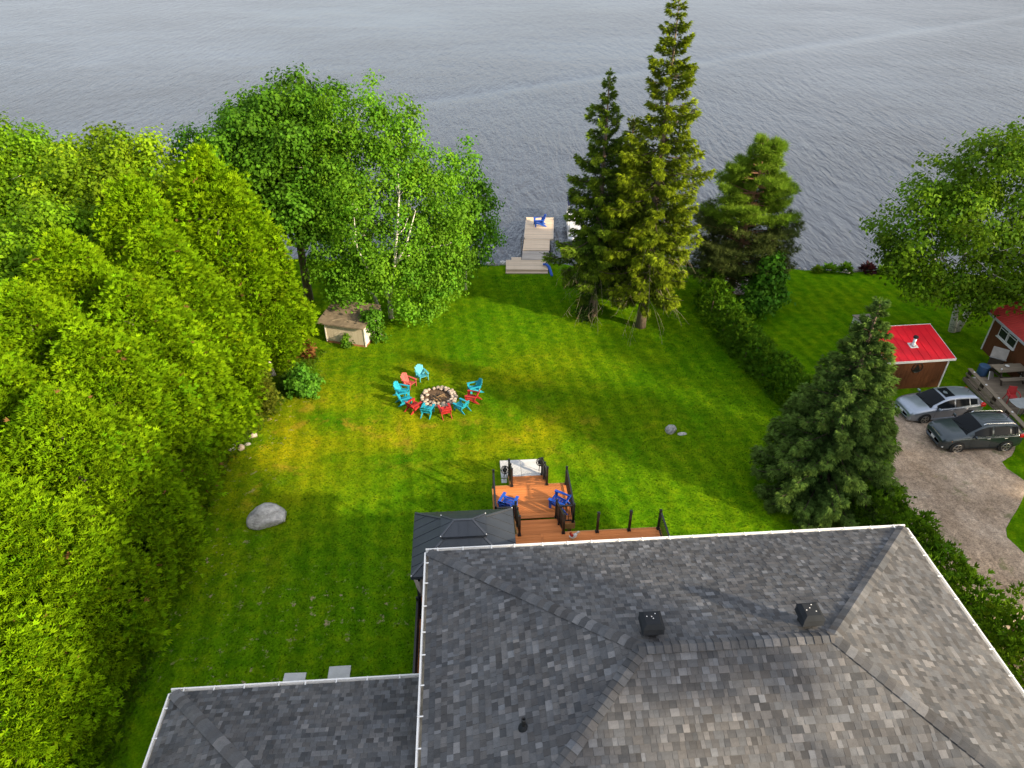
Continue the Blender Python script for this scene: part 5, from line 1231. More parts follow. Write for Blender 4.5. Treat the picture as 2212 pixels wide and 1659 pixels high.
# ------------------------------------------------------------------ red-roofed shed
M['redroof'] = simple('red_metal_roof', (.62,.008,.022), .38, .08, 1.5); M['brown'] = wood('brown_panel', (.125,.045,.018), (.19,.072,.030), .75, 2, .06); M['trim'] = simple('white_trim', (.72,.70,.66), .5, .06); M['blackmetal'] = simple('black_metal', (.012,.012,.012), .45, .2)
rs = thing('red_roofed_shed', 'brown shed with a bright red metal roof and round black sign', 'shed', (23.88,32.62,zg(32.6)-.02), R(6))
def red_shed(t):
    w_, d_, h0, h1 = 3.5, 2.35, 1.92, 2.42
    for i in range(14):
        x = -w_*(i+.5)/14; m = MB(); m.box((x,0,h0/2), (w_/14-.006,.04,h0)); m.build('wall_board', M['brown'], t)
    for i in range(9):
        y = d_*(i+.5)/9; m = MB(); m.box((0,y,(h0+(h1-h0)*y/d_)/2), (.04,d_/9-.006,h0+(h1-h0)*y/d_)); m.build('wall_board', M['brown'], t)
        m = MB(); m.box((-w_,y,(h0+(h1-h0)*y/d_)/2), (.04,d_/9-.006,h0+(h1-h0)*y/d_)); m.build('wall_board', M['brown'], t)
    m = MB(); m.box((-w_/2,d_,h1/2), (w_,.04,h1)); m.build('back_wall', M['brown'], t)
    for x, y, h in ((.005,-.005,h0),(-w_,-.005,h0),(.005,d_,h1)): m = MB(); m.box((x,y,h/2), (.085,.085,h-.01)); m.build('corner_trim', M['trim'], t)
    sl = (h1-h0)/d_; x0, x1, y0, y1 = -w_-.22, .26, -.12, d_+.22; z = lambda y: h0+.06+sl*y
    m = MB(); m.prism([(x0,y0,z(y0)),(x1,y0,z(y0)),(x1,y1,z(y1)),(x0,y1,z(y1))], (0,0,-.04), (0,0,.0)); ro = m.build('roof', M['trim'], t)
    n = 9; pw = (x1-x0)/n
    for i in range(n):
        a = x0+pw*i; m = MB(); m.prism([(a+.002,y0-.02,z(y0-.02)+.006),(a+pw-.002,y0-.02,z(y0-.02)+.006),(a+pw-.002,y1+.02,z(y1+.02)+.006),(a+.002,y1+.02,z(y1+.02)+.006)], (0,0,0), (0,0,.012)); m.build('roof_panel', M['redroof'], ro)
        if i: m = MB(); m.bar((a,y0-.02,z(y0)+.024), (a,y1+.02,z(y1)+.024), .022, .022); m.build('rib', M['redroof'], ro)
    m = MB(); m.box(((x0+x1)/2,y0-.035,z(y0)-.045), (x1-x0+.06,.025,.13)); m.build('fascia', M['trim'], t)
    m = MB(); m.box(((x0+x1)/2,y1+.035,z(y1)+.0), (x1-x0+.06,.025,.10)); m.build('fascia', M['trim'], t)
    for x in (x0-.012,x1+.012): m = MB(); m.bar((x,y0-.03,z(y0)-.03), (x,y1+.03,z(y1)-.03), .025, .1); m.build('fascia', M['trim'], t)
    cxx, cyy = -1.62, 1.0; zz = z(cyy)
    m = MB(); m.box((cxx,cyy,zz+.035), (.46,.42,.02), Matrix.Rotation(math.atan(sl), 3, 'X')); fo = m.build('flue', M['trim'], t)
    m = MB(); m.lathe([(.17,0),(.16,.06),(.10,.18),(.085,.2),(.085,.52),(.08,.52)], 14, (cxx,cyy,zz+.03)); m.build('flue_pipe', M['galv'], fo, smooth=True)
    m = MB(); m.lathe([(.14,.5),(.14,.56),(.11,.6),(.02,.64)], 14, (cxx,cyy,zz+.03)); m.build('flue_cap', M['vent'], fo)
    # round sign: ring, water line and two sails
    sx, sz = -1.70, 1.42
    so = thing('x', None, None) if False else None
    ring = MB(); rr = .30; ring.tube([(sx+rr*math.cos(u), -.045, sz+rr*math.sin(u)) for u in np.linspace(0, 2*math.pi, 33)], .018, 6, cap=False); ro2 = ring.build('round_sign', M['blackmetal'], t)
    m = MB(); pts = [(sx+.29*math.cos(u), -.05, sz-.02+.28*math.sin(u)) for u in np.linspace(math.pi*1.13, math.pi*1.87, 12)]; m.prism(pts, (0,0,0), (0,.012,0)); m.build('waves', M['blackmetal'], ro2)
    m = MB(); m.prism([(sx-.02,-.05,sz-.08),(sx-.02,-.05,sz+.27),(sx-.17,-.05,sz-.08)], (0,0,0), (0,.012,0)); m.build('sail', M['blackmetal'], ro2)
    m = MB(); m.prism([(sx+.01,-.05,sz-.08),(sx+.14,-.05,sz-.08),(sx+.01,-.05,sz+.2)], (0,0,0), (0,.012,0)); m.build('sail', M['blackmetal'], ro2)
    m = MB(); m.prism([(sx-.2,-.05,sz-.10),(sx+.2,-.05,sz-.10),(sx+.14,-.05,sz-.16),(sx-.14,-.05,sz-.16)], (0,0,0), (0,.012,0)); m.build('hull', M['blackmetal'], ro2)
    m = MB(); m.bar((sx-.29,-.045,sz-.02),(sx+.29,-.045,sz-.02),.012,.02); m.build('bar', M['blackmetal'], ro2)
red_shed(rs)
# small bin shed behind the spruce
M['greybox'] = wood('weathered_grey_boards', (.26,.21,.16), (.38,.32,.26), .85, 2, .1)
t = thing('storage_box', 'small weathered wooden box half hidden behind the driveway spruce', 'box', (22.35,39.3,zg(39)), R(8))
for i in range(5): m = MB(); m.box((-.4+.2*i,-.4,.5), (.19,.03,1.0)); m.build('board', M['greybox'], t)
for x in (-.5,.5): m = MB(); m.box((x,0,.5), (.03,.8,1.0)); m.build('side_board', M['trim' if x < 0 else 'greybox'], t)
m = MB(); m.box((0,.4,.5), (1.0,.03,1.0)); m.build('back_board', M['greybox'], t)
m = MB(); m.box((0,0,1.04), (1.15,.98,.05), Matrix.Rotation(-.12, 3, 'X')); m.build('lid', M['greybox'], t)

# ------------------------------------------------------------------ cottage, its terrace and what stands on it
CZ = zg(34.5)
ct = thing('cottage', 'brown cottage with a red ribbed metal roof at the right edge', 'house', (28.72,36.85,CZ), 0)
def cottage(t):
    L, Wd, h = 11.0, 5.0, 2.55
    for i in range(36):
        y = -L*(i+.5)/36; m = MB(); m.box((0,y,h/2), (.05,L/36-.006,h)); m.build('wall_board', M['brown'], t)
    m = MB(); m.box((Wd/2,0,h/2), (Wd,.05,h)); m.build('back_wall', M['brown'], t)
    m = MB(); m.box((Wd/2,-L,h/2), (Wd,.05,h)); m.build('front_wall', M['brown'], t)
    m = MB(); m.box((-.01,.005,h/2), (.09,.09,h)); m.build('corner_trim', M['trim'], t)
    sl = .42; z = lambda x: h+.02+sl*x
    m = MB(); m.prism([(-.32,.35,z(-.32)),(-.32,-L-.3,z(-.32)),(Wd/2,-L-.3,z(Wd/2)),(Wd/2,.35,z(Wd/2))], (0,0,-.05), (0,0,0)); ro = m.build('roof', M['trim'], t)
    m = MB(); m.prism([(Wd+.32,.35,z(-.32)),(Wd+.32,-L-.3,z(-.32)),(Wd/2,-L-.3,z(Wd/2)),(Wd/2,.35,z(Wd/2))], (0,0,-.05), (0,0,0)); m.build('roof_slope', M['redroof2'], ro)
    n = 14; pw = (L+.65)/n
    for i in range(n):
        a = .35-pw*i; b = a-pw+.004; m = MB(); m.prism([(-.34,a,z(-.34)+.006),(-.34,b,z(-.34)+.006),(Wd/2,b,z(Wd/2)+.006),(Wd/2,a,z(Wd/2)+.006)], (0,0,0), (0,0,.012)); m.build('roof_panel', M['redroof2'], ro)
        for q in range(4):
            y = a-pw*q/4; m = MB(); m.bar((-.34,y,z(-.34)+.026), (Wd/2,y,z(Wd/2)+.026), .03, .022); m.build('rib', M['redroof2'], ro)
    m = MB(); m.bar((-.335,.36,z(-.34)-.06), (-.335,-L-.31,z(-.34)-.06), .03, .15); m.build('fascia', M['greytrim'], t)
    m = MB(); m.bar((-.34,.37,z(-.34)-.05), (Wd/2,.37,z(Wd/2)-.05), .03, .15); m.build('fascia', M['greytrim'], t)
    for i, (ya, yb) in enumerate(((-.80,-1.58),(-1.64,-2.42))):
        za, zb = .42-CZ, 1.33-CZ; yc = (ya+yb)/2; wd = ya-yb; hh = zb-za
        m = MB(); m.box((-.035,yc,(za+zb)/2), (.06,wd,hh)); fo = m.build('window', M['trim'], t)
        m = MB(); m.box((-.068,yc,(za+zb)/2), (.02,wd-.14,hh-.14)); m.build('pane', M['glass'], fo)
        m = MB(); m.box((-.08,yc,(za+zb)/2+.1), (.03,wd-.12,.045)); m.build('mullion', M['trim'], fo)
        m = MB(); m.box((-.09,yc,za-.03), (.12,wd+.06,.05)); m.build('sill', M['trim'], fo)
    m = MB(); m.box((-.04,-4.2,1.4), (.06,.95,2.0)); do = m.build('door', M['trim'], t)
    m = MB(); m.box((-.09,-4.55,1.35), (.06,.04,.12)); m.build('handle', M['galv'], do)
M['redroof2'] = simple('weathered_red_roof', (.38,.035,.03), .5, .15, 1.2); M['greytrim'] = simple('grey_trim', (.42,.43,.46), .55, .08)
cottage(ct)
M['oldboard'] = wood('grey_terrace_board', (.20,.155,.11), (.32,.26,.19), .85, 0, .18); M['oldboard_y'] = wood('grey_terrace_rail', (.22,.17,.12), (.34,.28,.2), .85, 1, .12); M['oldpost'] = wood('dark_post', (.05,.038,.028), (.09,.07,.05), .85, 2, .1)
TZ = CZ+.42
tr = thing('terrace', 'weathered wooden terrace with a bench-height rail beside the cottage', 'deck', (25.62,33.2,TZ), 0)
for i in range(52):
    y = -.07-.145*i; m = MB(); m.box((0,0,0), (3.02,.137,.04)); o = m.build('board', M['oldboard'], tr); o.location = (1.53,y,-.02+rnd.uniform(-.003,.003))
m = MB(); m.box((1.5,-3.8,-.12), (2.9,7.4,.12)); m.build('frame', M['oldpost'], tr)
for s, e in (((-.02,.05),(-.02,-7.6)), ((-.02,.02),(3.0,.02))): m = MB(); m.bar((s[0],s[1],-.14), (e[0],e[1],-.14), .04, .2); m.build('edge_board', M['oldboard_y'], tr)
for i in range(7):
    y = -.10-1.22*i; m = MB(); m.box((.12,y,.22), (.16,.16,.5)); m.build('post', M['oldpost'], tr)
    m = MB(); m.lathe([(.05,.0),(.06,.02),(.03,.05),(.01,.06)], 10, (.14,y-.25,.525)); m.build('post_lamp', M['trim'], tr)
for i in range(3):
    y0, y1 = .1-2.5*i, .1-2.5*(i+1); m = MB(); m.bar((.14,y0,.49), (.14,y1+.01,.49), .24, .045); m.build('top_board', M['oldboard_y'], tr)
    m = MB(); m.bar((.05,y0,.18), (.05,y1+.01,.18), .03, .12); m.build('side_board', M['oldboard_y'], tr)
for i in range(3): m = MB(); m.bar((-.3,-.1-2.6*i,-.40), (-.3,-2.7-2.6*i,-.40), .5, .05); m.build('step_board', M['oldboard_y'], tr)
# picnic table
pt = thing('picnic_table', 'weathered wooden picnic table on the terrace by the cottage wall', 'table', (27.75,33.0,TZ), R(6))
for y in (-.3,-.15,0,.15,.3): m = MB(); m.box((0,y,.73), (1.75,.14,.04)); m.build('top_board', M['oldboard'], pt)
for s in (-1,1):
    for q in (0,1): m = MB(); m.box((0,s*(.62+.15*q),.44), (1.75,.14,.04)); m.build('seat_board', M['oldboard'], pt)
    for x in (-.65,.65): m = MB(); m.bar((x,s*.62,.0), (x,s*.2,.72), .05, .09); m.build('leg', M['oldpost'], pt)
for x in (-.65,.65): m = MB(); m.box((x,0,.40), (.05,1.5,.09)); m.build('cross_bar', M['oldpost'], pt)
for k, (x, y, nm, lab) in enumerate(((-.12,.1,'bowl','white bowl on the picnic table'),(-.62,-.25,'mug','small white mug at the corner of the picnic table'))):
    m = MB(); m.lathe([(.05,0),(.11,.05),(.12,.07),(.10,.06),(.04,.015)] if nm == 'bowl' else [(.045,0),(.045,.1),(.038,.1),(.036,.02)], 14); o = m.build(nm, M['rwhite'], smooth=True); o.location = pt.location + Vector((x,y,.752)); tag(o, lab, nm)
M['jugy'] = simple('yellow_plastic', (.55,.36,.01), .4, .1)
m = MB(); m.lathe([(.09,0),(.10,.05),(.10,.18),(.05,.25),(.03,.28),(.03,.31)], 12); o = m.build('jug', M['jugy'], smooth=True); o.location = (28.15,34.0,TZ+.0); tag(o, 'small yellow jug on the terrace behind the picnic table', 'jug')
# grey covered barbecue
M['greycover'] = simple('grey_cover', (.26,.235,.20), .8, .2, 3, bmp=.3, bscale=5)
t = thing('barbecue', 'grey-beige barbecue with its lid up by the cottage wall', 'barbecue', (27.75,34.15,TZ-.1), R(-35))
m = MB(); m.box((0,0,.42), (.7,.5,.7)); m.build('cabinet', M['oldpost'], t, bevel=.03)
m = MB(); m.prism([(-.4,-.27,.8),(.4,-.27,.8),(.4,.1,1.25),(-.4,.1,1.25)], (0,0,0), (0,.10,.08)); m.build('lid', M['greycover'], t, bevel=.02)
m = MB(); m.bar((-.42,-.3,.86), (.42,-.3,.86), .04, .04); m.build('handle', M['galv'], t)
for s in (-1,1): m = MB(); m.lathe([(.09,-.03),(.09,.03)], 12, (s*.3,0,.09), axis='X'); m.build('wheel', M['rubber'], t)
# blue barrel
M['bluebar'] = simple('dull_blue_plastic', (.035,.085,.17), .5, .15)
t = thing('barrel', 'dull blue plastic barrel with a lid on the terrace corner', 'barrel', (26.75,33.55,TZ-.15))
m = MB(); m.lathe([(.24,0),(.28,.12),(.27,.3),(.28,.5),(.25,.62)], 18); m.build('body', M['bluebar'], t, smooth=True)
m = MB(); m.lathe([(.29,.60),(.29,.66),(.26,.69),(.05,.70)], 18); m.build('lid', M['bluebar'], t)
t = thing('lid_panel', 'pale grey panel leaning against the blue barrel', 'panel', (26.95,33.0,TZ), R(25))
m = MB(); m.prism([(-.22,0,0),(.22,-.02,0),(.25,.12,.36),(-.12,.16,.46)], (0,-.012,0), (0,.012,0)); m.build('sheet', M['greycover'], t)
m = MB(); m.bar((-.22,-.015,.0),(-.12,.145,.46),.03,.03); m.build('rim', M['trim'], t)
m = MB(); m.box((0,0,.02), (.32,.1,.03)); o = m.build('white_board', M['rwhite'], bevel=.005); o.location = (26.15,33.1,TZ+.0); o.rotation_euler.z = .3; tag(o, 'short white board lying at the terrace corner', 'board')
# patio table, red chairs, umbrella pole
M['tglass'] = simple('frosted_table_glass', (.33,.34,.34), .2, .12, 3)
t = thing('patio_table', 'grey glass patio table on the terrace at the right edge', 'table', (26.65,29.75,TZ), .15)
m = MB(); m.prism([(-.55,-.42,.7),(.55,-.42,.7),(.62,-.3,.7),(.62,.3,.7),(.55,.42,.7),(-.55,.42,.7),(-.62,.3,.7),(-.62,-.3,.7)], (0,0,0), (0,0,.015)); m.build('top', M['tglass'], t)
m = MB(); m.tube([(.62*math.copysign(abs(math.cos(a))**.4, math.cos(a)), .42*math.copysign(abs(math.sin(a))**.4, math.sin(a)), .70) for a in np.linspace(0,2*math.pi,33)], .015, 5, cap=False); m.build('rim', M['galv'], t)
for x, y in ((-.5,-.34),(.5,-.34),(.5,.34),(-.5,.34)): m = MB(); m.tube([(x*1.05,y*1.05,0),(x,y,.7)], .018, 6); m.build('leg', M['galv'], t)
def redchair(lab, loc, rz):
    t = thing('patio_chair', lab, 'chair', loc, rz, 'red chairs on the terrace')
    m = MB(); m.box((0,0,.40), (.46,.44,.04)); m.build('seat', M['redp'], t, bevel=.01)
    m = MB(); m.prism([(-.23,-.2,.42),(.23,-.2,.42),(.20,-.3,.86),(-.20,-.3,.86)], (0,-.015,0), (0,.015,0)); m.build('back', M['redp'], t)
    for s in (-1,1):
        m = MB(); m.tube([(s*.25,-.27,.62),(s*.26,.05,.64),(s*.26,.22,.60),(s*.25,.24,.0)], .025, 6); m.build('arm', M['redp'], t)
        m = MB(); m.tube([(s*.22,-.18,.40),(s*.25,-.28,0)], .022, 6); m.build('rear_leg', M['redp'], t)
redchair('red patio chair at the far side of the glass table', (26.72,30.75,TZ), R(170)); redchair('red patio chair at the right edge by the glass table', (27.2,29.0,TZ), R(35)); 
t = thing('umbrella', 'closed dark umbrella pole leaning beside the glass table', 'umbrella', (25.85,28.85,TZ-.2))
m = MB(); m.tube([(0,0,0),(.5,.25,1.5)], .02, 7); m.build('pole', M['blackmetal'], t)
m = MB(); m.tube([(.5,.25,1.5),(.7,.35,2.1),(.82,.41,2.45)], [.05,.12,.02], 9); m.build('canopy', M['navy'], t, smooth=True)

# ------------------------------------------------------------------ cars (local: +X is the front)
def carpaint(name, col, flake=.5):
    m, nt, b = newmat(name); n = noise(nt, coords(nt), 2.0, 3)
    nt.links.new(ramp(nt, n, [(.3, tuple(c*.9 for c in col)), (.7, tuple(c*1.08 for c in col))]), b.inputs['Base Color'])
    b.inputs['Metallic'].default_value = flake; b.inputs['Roughness'].default_value = .32; b.inputs['Coat Weight'].default_value = .8; b.inputs['Coat Roughness'].default_value = .06; return m
M['silver'] = carpaint('silver_blue_paint', (.36,.40,.46), .7); M['dark'] = carpaint('dark_slate_paint', (.040,.055,.062), .45)
M['cglass'] = simple('car_glass', (.010,.012,.014), .08, .1); M['cglass'].node_tree.nodes['Principled BSDF'].inputs['Specular IOR Level'].default_value = .10; M['black'] = simple('black_plastic', (.012,.012,.012), .5, .2); M['tyre'] = simple('tyre', (.018,.018,.018), .85, .2); M['alloy'] = simple('alloy', (.42,.40,.36), .32, .1, metal=.8); M['chrome'] = simple('chrome', (.75,.75,.75), .15, .05, metal=1.0); M['head'] = simple('headlight_glass', (.45,.46,.46), .12, .3, 12); M['taill'] = simple('tail_light', (.55,.01,.012), .2, .1); M['amber'] = simple('amber_lens', (.65,.22,.05), .25, .1); M['plate'] = simple('licence_plate', (.7,.7,.68), .5, .1)
def make_car(name, label, loc, rz, paint, sp, scale):
    t = thing(name, label, 'car', loc, rz, 'cars parked on the driveway', scale)
    L, Wd = sp['L'], sp['W']; hw_ = Wd/2
    xs = sp['xs']                                # body stations: (x, z_bottom, z_belt, z_top, half_width factor, top half-width factor)
    def sect(st):
        x, zb, zs, zt, k, kt = st; w = hw_*k
        half = [(0,zt), (w*kt*.6,zt-.004), (w*kt,zt-.03), (w*.985,zs), (w,zs-.12), (w*.985,(zs+zb)/2-.06), (w*.97,zb+.08), (w*.90,zb), (0,zb)]
        return [(x, y, z) for y, z in half] + [(x, -y, z) for y, z in half[-2:0:-1]]
    def smoothed(sts, n=5):
        a = np.array(sts); out = []
        for i in range(len(a)-1):
            for j in range(n):
                u = j/n; out.append(a[i]+(a[i+1]-a[i])*u)
        out.append(a[-1]); o = np.array(out)
        for _ in range(2): o[1:-1] = (o[:-2]+2*o[1:-1]+o[2:])/4
        return o
    S = smoothed(xs); rings = [sect(s_) for s_ in S]; n = len(rings[0]); mb = MB(); vs = [v for r_ in rings for v in r_]; fs = []
    for i in range(len(rings)-1):
        for j in range(n): fs.append((i*n+j, i*n+(j+1) % n, (i+1)*n+(j+1) % n, (i+1)*n+j))
    fs += [tuple(range(n)), tuple(range((len(rings)-1)*n, len(rings)*n))[::-1]]
    mb.add(vs, fs); mb.build('body', paint, t, smooth=True)
    # cabin
    G = smoothed(sp['cab'], 4)[::-1]                   # (x, z_belt, z_roof, half belt, half roof)
    def gsec(g): x, zb, zr, wb, wr = g; return [(x,0,zr), (x,wr*.55,zr-.008), (x,wr*.9,zr-.03), (x,wr,zr-.075 if zr-zb > .1 else zr-.03*(zr-zb)/.1), (x,wb,zb), (x,wb*1.0,zb-.05)]
    mb = MB(); rows = []
    for g in G:
        h = gsec(g); rows.append([(x,y,z) for x,y,z in h] + [(x,-y,z) for x,y,z in h[:0:-1]])
    n = len(rows[0]); mb.add([v for r_ in rows for v in r_], [(i*n+j, i*n+(j+1) % n, (i+1)*n+(j+1) % n, (i+1)*n+j) for i in range(len(rows)-1) for j in range(n) if j != 5]); cab = mb.build('cabin', paint, t, smooth=True)
    def gat(x): return [np.interp(x, G[:,0], G[:,i]) for i in range(1,5)]
    def pane(name_, x0, x1, t0, t1, parent, nx=8, mat=None, sides=(1,-1), taper=(0,0)):
        for sd_ in sides:
            mb = MB(); vs = []
            for i in range(nx+1):
                x = x0+(x1-x0)*i/nx; zb, zr, wb, wr = gat(x); zt = zr-.075
                for tt in (t0, t1):
                    tp = tt
                    z = zb+(zt-zb)*tp; y = wb+(wr-wb)*tp; xx = x + (taper[0]*(1-i/nx)+taper[1]*i/nx)*tp
                    vs.append((xx, sd_*(y+.010), z+.004))
            fs = [(2*i,2*i+2,2*i+3,2*i+1) if sd_ > 0 else (2*i,2*i+1,2*i+3,2*i+2) for i in range(nx)]
            mb.add(vs, fs); mb.build(name_, mat or M['cglass'], parent, smooth=True)
    for a in sp['win']: pane('side_window', a[0], a[1], .08, .93, t, taper=a[2] if len(a) > 2 else (0,0))
    def screen(name_, xa, xb, inset, back=False):
        mb = MB(); vs = []; m_ = 8; k_ = 6
        for i in range(m_+1):
            x = xa+(xb-xa)*i/m_; zb, zr, wb, wr = gat(x); u = i/m_
            yw = (wr if zr-zb > .1 else wb)*inset
            for j in range(-k_, k_+1):
                f = j/k_; y = yw*f; zz = zr-.008*abs(f)/.55 if abs(f) < .6 else zr-.008-.022*(abs(f)-.6)/.4
                vs.append((x+(.014 if not back else -.014), y, zz+.012))
        w = 2*k_+1; mb.add(vs, [(i*w+j, i*w+j+1, (i+1)*w+j+1, (i+1)*w+j) for i in range(m_) for j in range(w-1)]); mb.build(name_, M['cglass'], t, smooth=True)
    screen('windshield', sp['ws'][0], sp['ws'][1], .90); screen('rear_window', sp['rw'][0], sp['rw'][1], .84, True)
    # wheels
    for x in sp['axles']:
        for s in (-1,1):
            y = s*(hw_-.085); r_ = sp['R']
            mb = MB(); mb.lathe([(r_+.05,-.02),(r_+.05,.02)], 28, (x, s*(hw_-.012), r_), axis='Y'); mb.build('wheel_arch', M['black'], t)
            mb = MB(); prof = [(r_*.66,-.105),(r_*.94,-.105),(r_,-.07),(r_,.07),(r_*.94,.105),(r_*.66,.105)]; mb.lathe(prof, 28, (x,y,r_), axis='Y'); wo = mb.build('wheel', M['tyre'], t, smooth=True)
            mb = MB(); mb.lathe([(r_*.68,-.02),(r_*.68,.012)], 24, (x,y+s*.10,r_), axis='Y'); mb.build('rim_dish', M['black'], wo)
            mb = MB()
            for q in range(5):
                a = q*1.2566+.3; d = Vector((math.cos(a),0,math.sin(a))); c = Vector((x,y+s*.122,r_))
                for b_ in (-.13,.13): dd = Vector((math.cos(a+b_),0,math.sin(a+b_))); mb.bar(c+d*.03, c+dd*r_*.64, .035, .02, (0,1,0))
            mb.lathe([(.06,-.012),(.05,.012)], 12, (x,y+s*.125,r_), axis='Y'); mb.build('rim', M['alloy'], wo)
            mb = MB(); mb.tube([(x+r_*.66*math.cos(a), y+s*.115, r_+r_*.66*math.sin(a)) for a in np.linspace(0, 2*math.pi, 25)], .016, 5, cap=False); mb.build('rim_edge', M['alloy'], wo)
    f = sp['front']; xf = L/2
    def plate(nm, pts, mat, parent=t, d=(.02,0,0)):
        mb = MB(); mb.prism(pts, (0,0,0), d); return mb.build(nm, mat, parent)
    gx = f['gx']; gw, g0, g1 = f['grille']
    go = plate('grille', [(gx,-gw*.8,g0),(gx,gw*.8,g0),(gx-.03,gw,g1),(gx-.03,-gw,g1)], M['black'], d=(.045,0,0))
    for z in np.linspace(g0+.02, g1, 3): mb = MB(); mb.bar((gx+.04,-gw*.9,z),(gx+.04,gw*.9,z),.018,.016); mb.build('grille_bar', M['chrome'], go)
    mb = MB(); mb.lathe([(.055,0),(.05,.012)], 16, (gx+.045,0,(g0+g1)/2+.01), axis='X'); eo = mb.build('emblem', M['chrome'], go); 
    plate('licence_plate', [(xf-.01,-.15,.42),(xf-.01,.15,.42),(xf-.01,.15,.56),(xf-.01,-.15,.56)], M['plate'])
    plate('lower_intake', [(xf-.05,-.5,.25),(xf-.05,.5,.25),(xf-.06,.55,.38),(xf-.06,-.55,.38)], M['black'], d=(.055,0,0))
    for s in (-1,1):
        hl = f['head']; mb = MB(); mb.prism([(hl[0],s*hl[1],hl[4]),(hl[0]-.04,s*hl[1],hl[5]),(hl[2],s*(hl[3]),hl[5]+.03),(hl[2]+.05,s*(hl[3]+.015),hl[4]+.06)][::s], (0,0,0), (.035,s*.02,.012)); ho = mb.build('headlight', M['head'], t)
        mb = MB(); mb.prism([(hl[2]+.12,s*(hl[3]-.02),hl[4]+.07),(hl[2]+.12,s*(hl[3]-.02),hl[5]+.0),(hl[2]-.01,s*(hl[3]+.004),hl[5]+.03),(hl[2]+.04,s*(hl[3]+.018),hl[4]+.07)][::s], (0,0,0), (.04,s*.026,.014)); mb.build('turn_signal', M['amber'], ho)
        mb = MB(); mb.box((xf-.13,s*(hw_-.22),.36), (.1,.2,.09)); mb.build('fog_light', M['head'], t, bevel=.02)
        tl = sp['tail']; mb = MB(); mb.box((tl[0],s*tl[1],tl[2]), tl[3]); mb.build('tail_light', M['taill'], t, bevel=.03)
        mx = sp['mirror']; mb = MB(); mb.box((mx[0],s*(mx[1]+.12),mx[2]), (.12,.2,.13)); mo = mb.build('mirror', paint, t, bevel=.035)
        mb = MB(); mb.box((mx[0]+.01,s*(mx[1]+.0),mx[2]-.05), (.07,.14,.05)); mb.build('mirror_arm', M['black'], mo)
        for hx in sp['handles']: mb = MB(); mb.box((hx,s*(hw_+.006),sp['hz']), (.17,.03,.035)); mb.build('door_handle', M['chrome'], t, bevel=.01)
        for dx in sp['seams']: mb = MB(); mb.bar((dx,s*(hw_*.995),sp['hz']+.08),(dx,s*(hw_*.985),.38),.008,.012,(1,0,0)); mb.build('door_seam', M['black'], t)
        mb = MB(); mb.bar((sp['axles'][1]-.4,s*(hw_*.965),.27),(sp['axles'][0]+.4,s*(hw_*.965),.27),.05,.07); mb.build('sill_trim', M[sp['sill']], t)
        if sp.get('rails'):
            a, b, z = sp['rails']; mb = MB(); mb.tube([(a,s*.56,z-.03),(a-.1,s*.56,z+.05),(b+.15,s*.55,z+.045),(b,s*.54,z-.03)], .02, 6); mb.build('roof_rail', M['chrome'], t)
        if sp.get('trimline'): 
            a, b = sp['trimline']; mb = MB(); mb.tube([(x, s*(gat(x)[2]+.014), gat(x)[0]+.02) for x in np.linspace(a, b, 9)], .012, 5); mb.build('window_trim', M['chrome'], t)
    if sp.get('sunroof'):
        a, b = sp['sunroof']; zz = gat((a+b)/2)[1]; mb = MB(); mb.prism([(a,-.40,gat(a)[1]+.0),(a,.40,gat(a)[1]+.0),(b,.40,gat(b)[1]+.0),(b,-.40,gat(b)[1]+.0)], (0,0,.002), (0,0,.014)); mb.build('sunroof', M['cglass'], t)
    if sp.get('ribs'):
        a, b = sp['ribs']
        for y in (-.36,-.18,0,.18,.36): mb = MB(); mb.tube([(x,y,gat(x)[1]-.004) for x in np.linspace(a,b,7)], .014, 5); mb.build('roof_rib', paint, t)
    ax = sp['ant']; mb = MB(); mb.tube([(ax,0,gat(ax)[1]-.01),(ax-.1,0,gat(ax)[1]+.12)], [.02,.006], 6); mb.build('antenna', M['black'], t)
    for s in (-.35,.25): mb = MB(); x0 = sp['ws'][0]+.0; mb.bar((x0+.02,s-.25,gat(x0)[1]+.03),(x0-.12,s+.28,gat(x0-.12)[1]+.035),.02,.02); mb.build('wiper', M['black'], t)
    return t
SUV = dict(L=4.44, W=1.855, R=.35, axles=(1.36,-1.28), xs=[(2.22,.30,.52,.60,.62,.9),(2.17,.22,.66,.76,.82,.86),(2.0,.2,.80,.92,.92,.84),(1.7,.2,.90,1.0,.98,.82),(1.2,.2,.97,1.07,1.0,.8),(.75,.2,1.0,1.10,1.0,.82),(.2,.2,1.02,1.06,1.0,.9),(-.6,.2,1.04,1.08,1.0,.9),(-1.4,.2,1.08,1.12,.99,.9),(-1.9,.22,1.08,1.12,.95,.9),(-2.15,.26,1.0,1.08,.88,.88),(-2.21,.34,.8,.95,.8,.88)],
    cab=[(1.02,1.02,1.05,.80,.74),(.72,1.04,1.26,.85,.72),(.25,1.03,1.53,.89,.67),(-.1,1.04,1.61,.895,.655),(-.9,1.07,1.62,.895,.64),(-1.5,1.12,1.57,.88,.62),(-1.82,1.14,1.47,.85,.60),(-2.08,1.12,1.2,.80,.66)],
    win=[(.62,-.30,(-.0,0)),(-.40,-1.25),(-1.36,-1.72,(0,-.02))], ws=(.98,.22), rw=(-1.78,-2.04), front=dict(gx=2.10, grille=(.42,.62,.80), head=(2.09,.50,1.68,.86,.70,.80)), tail=(-2.0,.80,1.02,(.34,.22,.2)), mirror=(.62,.90,1.08), handles=(-.15,-1.08), hz=.92, seams=(.72,-.36,-1.28), sill='black', rails=(.15,-1.55,1.60), trimline=(.75,-1.7), ribs=(-.05,-1.35), ant=-1.45)
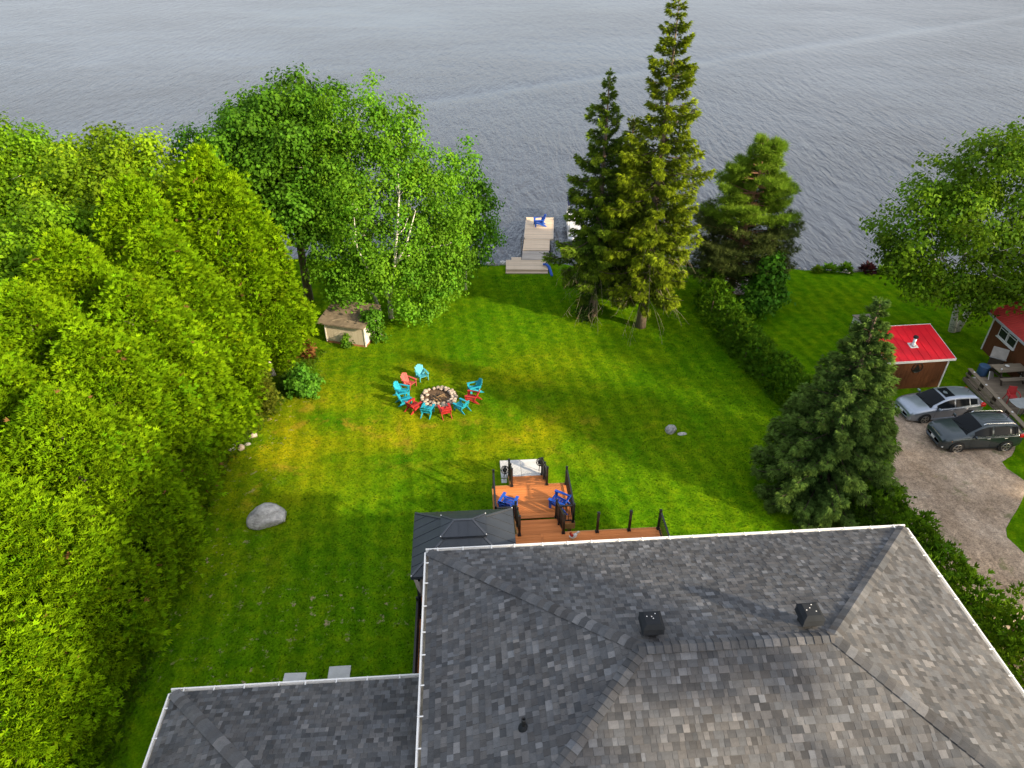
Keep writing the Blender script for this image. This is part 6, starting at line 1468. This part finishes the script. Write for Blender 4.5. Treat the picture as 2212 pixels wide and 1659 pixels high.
WAG = dict(L=4.42, W=1.74, R=.325, axles=(1.32,-1.32), xs=[(2.21,.26,.46,.55,.62,.9),(2.16,.18,.60,.70,.82,.86),(2.0,.17,.72,.82,.92,.84),(1.7,.17,.80,.90,.98,.82),(1.2,.17,.86,.96,1.0,.8),(.8,.17,.89,.98,1.0,.82),(.2,.17,.90,.95,1.0,.9),(-.6,.17,.93,.98,1.0,.9),(-1.4,.18,.97,1.02,.99,.9),(-1.9,.2,.97,1.02,.95,.9),(-2.14,.25,.88,.97,.88,.88),(-2.2,.32,.7,.84,.8,.88)],
    cab=[(1.12,.90,.93,.74,.68),(.8,.92,1.10,.79,.66),(.25,.92,1.37,.83,.61),(-.1,.93,1.44,.84,.60),(-.9,.96,1.43,.835,.585),(-1.5,1.0,1.36,.82,.565),(-1.85,1.02,1.27,.78,.55),(-2.1,1.0,1.06,.74,.6)],
    win=[(.70,-.28),(-.36,-1.18),(-1.24,-1.66,(0,-.05))], ws=(1.08,.22), rw=(-1.78,-2.06), front=dict(gx=2.10, grille=(.34,.54,.68), head=(2.08,.44,1.66,.80,.60,.71)), tail=(-2.02,.74,.93,(.3,.22,.19)), mirror=(.68,.85,.98), handles=(-.12,-1.02), hz=.82, seams=(.80,-.32,-1.2), sill='silver', sunroof=(.12,-.42), ant=-1.5)
make_car('parked_car', 'dark slate SUV parked nearer the camera, roof rails and silver wheels', (22.62,27.20,zg(27.2)+.02), R(183), M['dark'], SUV, .91)
make_car('parked_car', 'silver station wagon with a sunroof parked beside the red-roofed shed', (22.28,29.85,zg(29.9)+.02), R(188), M['silver'], WAG, .93)

def high_crown(seed, r):  # crown of an added unseen tree, kept high: shades lawn, leaves roof lit
    g = random.Random(seed); return [(g.uniform(-r,r)*.7, g.uniform(-r,r)*.7, g.uniform(17.6,22.4), r*.42, r*.42, .9) for _ in range(16)]
for i, (x, y, lab) in enumerate(((23.2,-2.6,'very tall added tree outside the picture, crown set high to shade the lawn, nearer the driveway'),(23.4,-8.6,'very tall added tree outside the picture, crown set high to shade the lawn, behind the camera'))):
    broadleaf(lab, (x,y,0), high_crown(50+i, 3.6), 150+i, 1.6, (.06,.13,.008), straight(22, (.2,0), .25), M['bark'], 'trees outside the picture on the right', .2, 34, .42, nb=8)
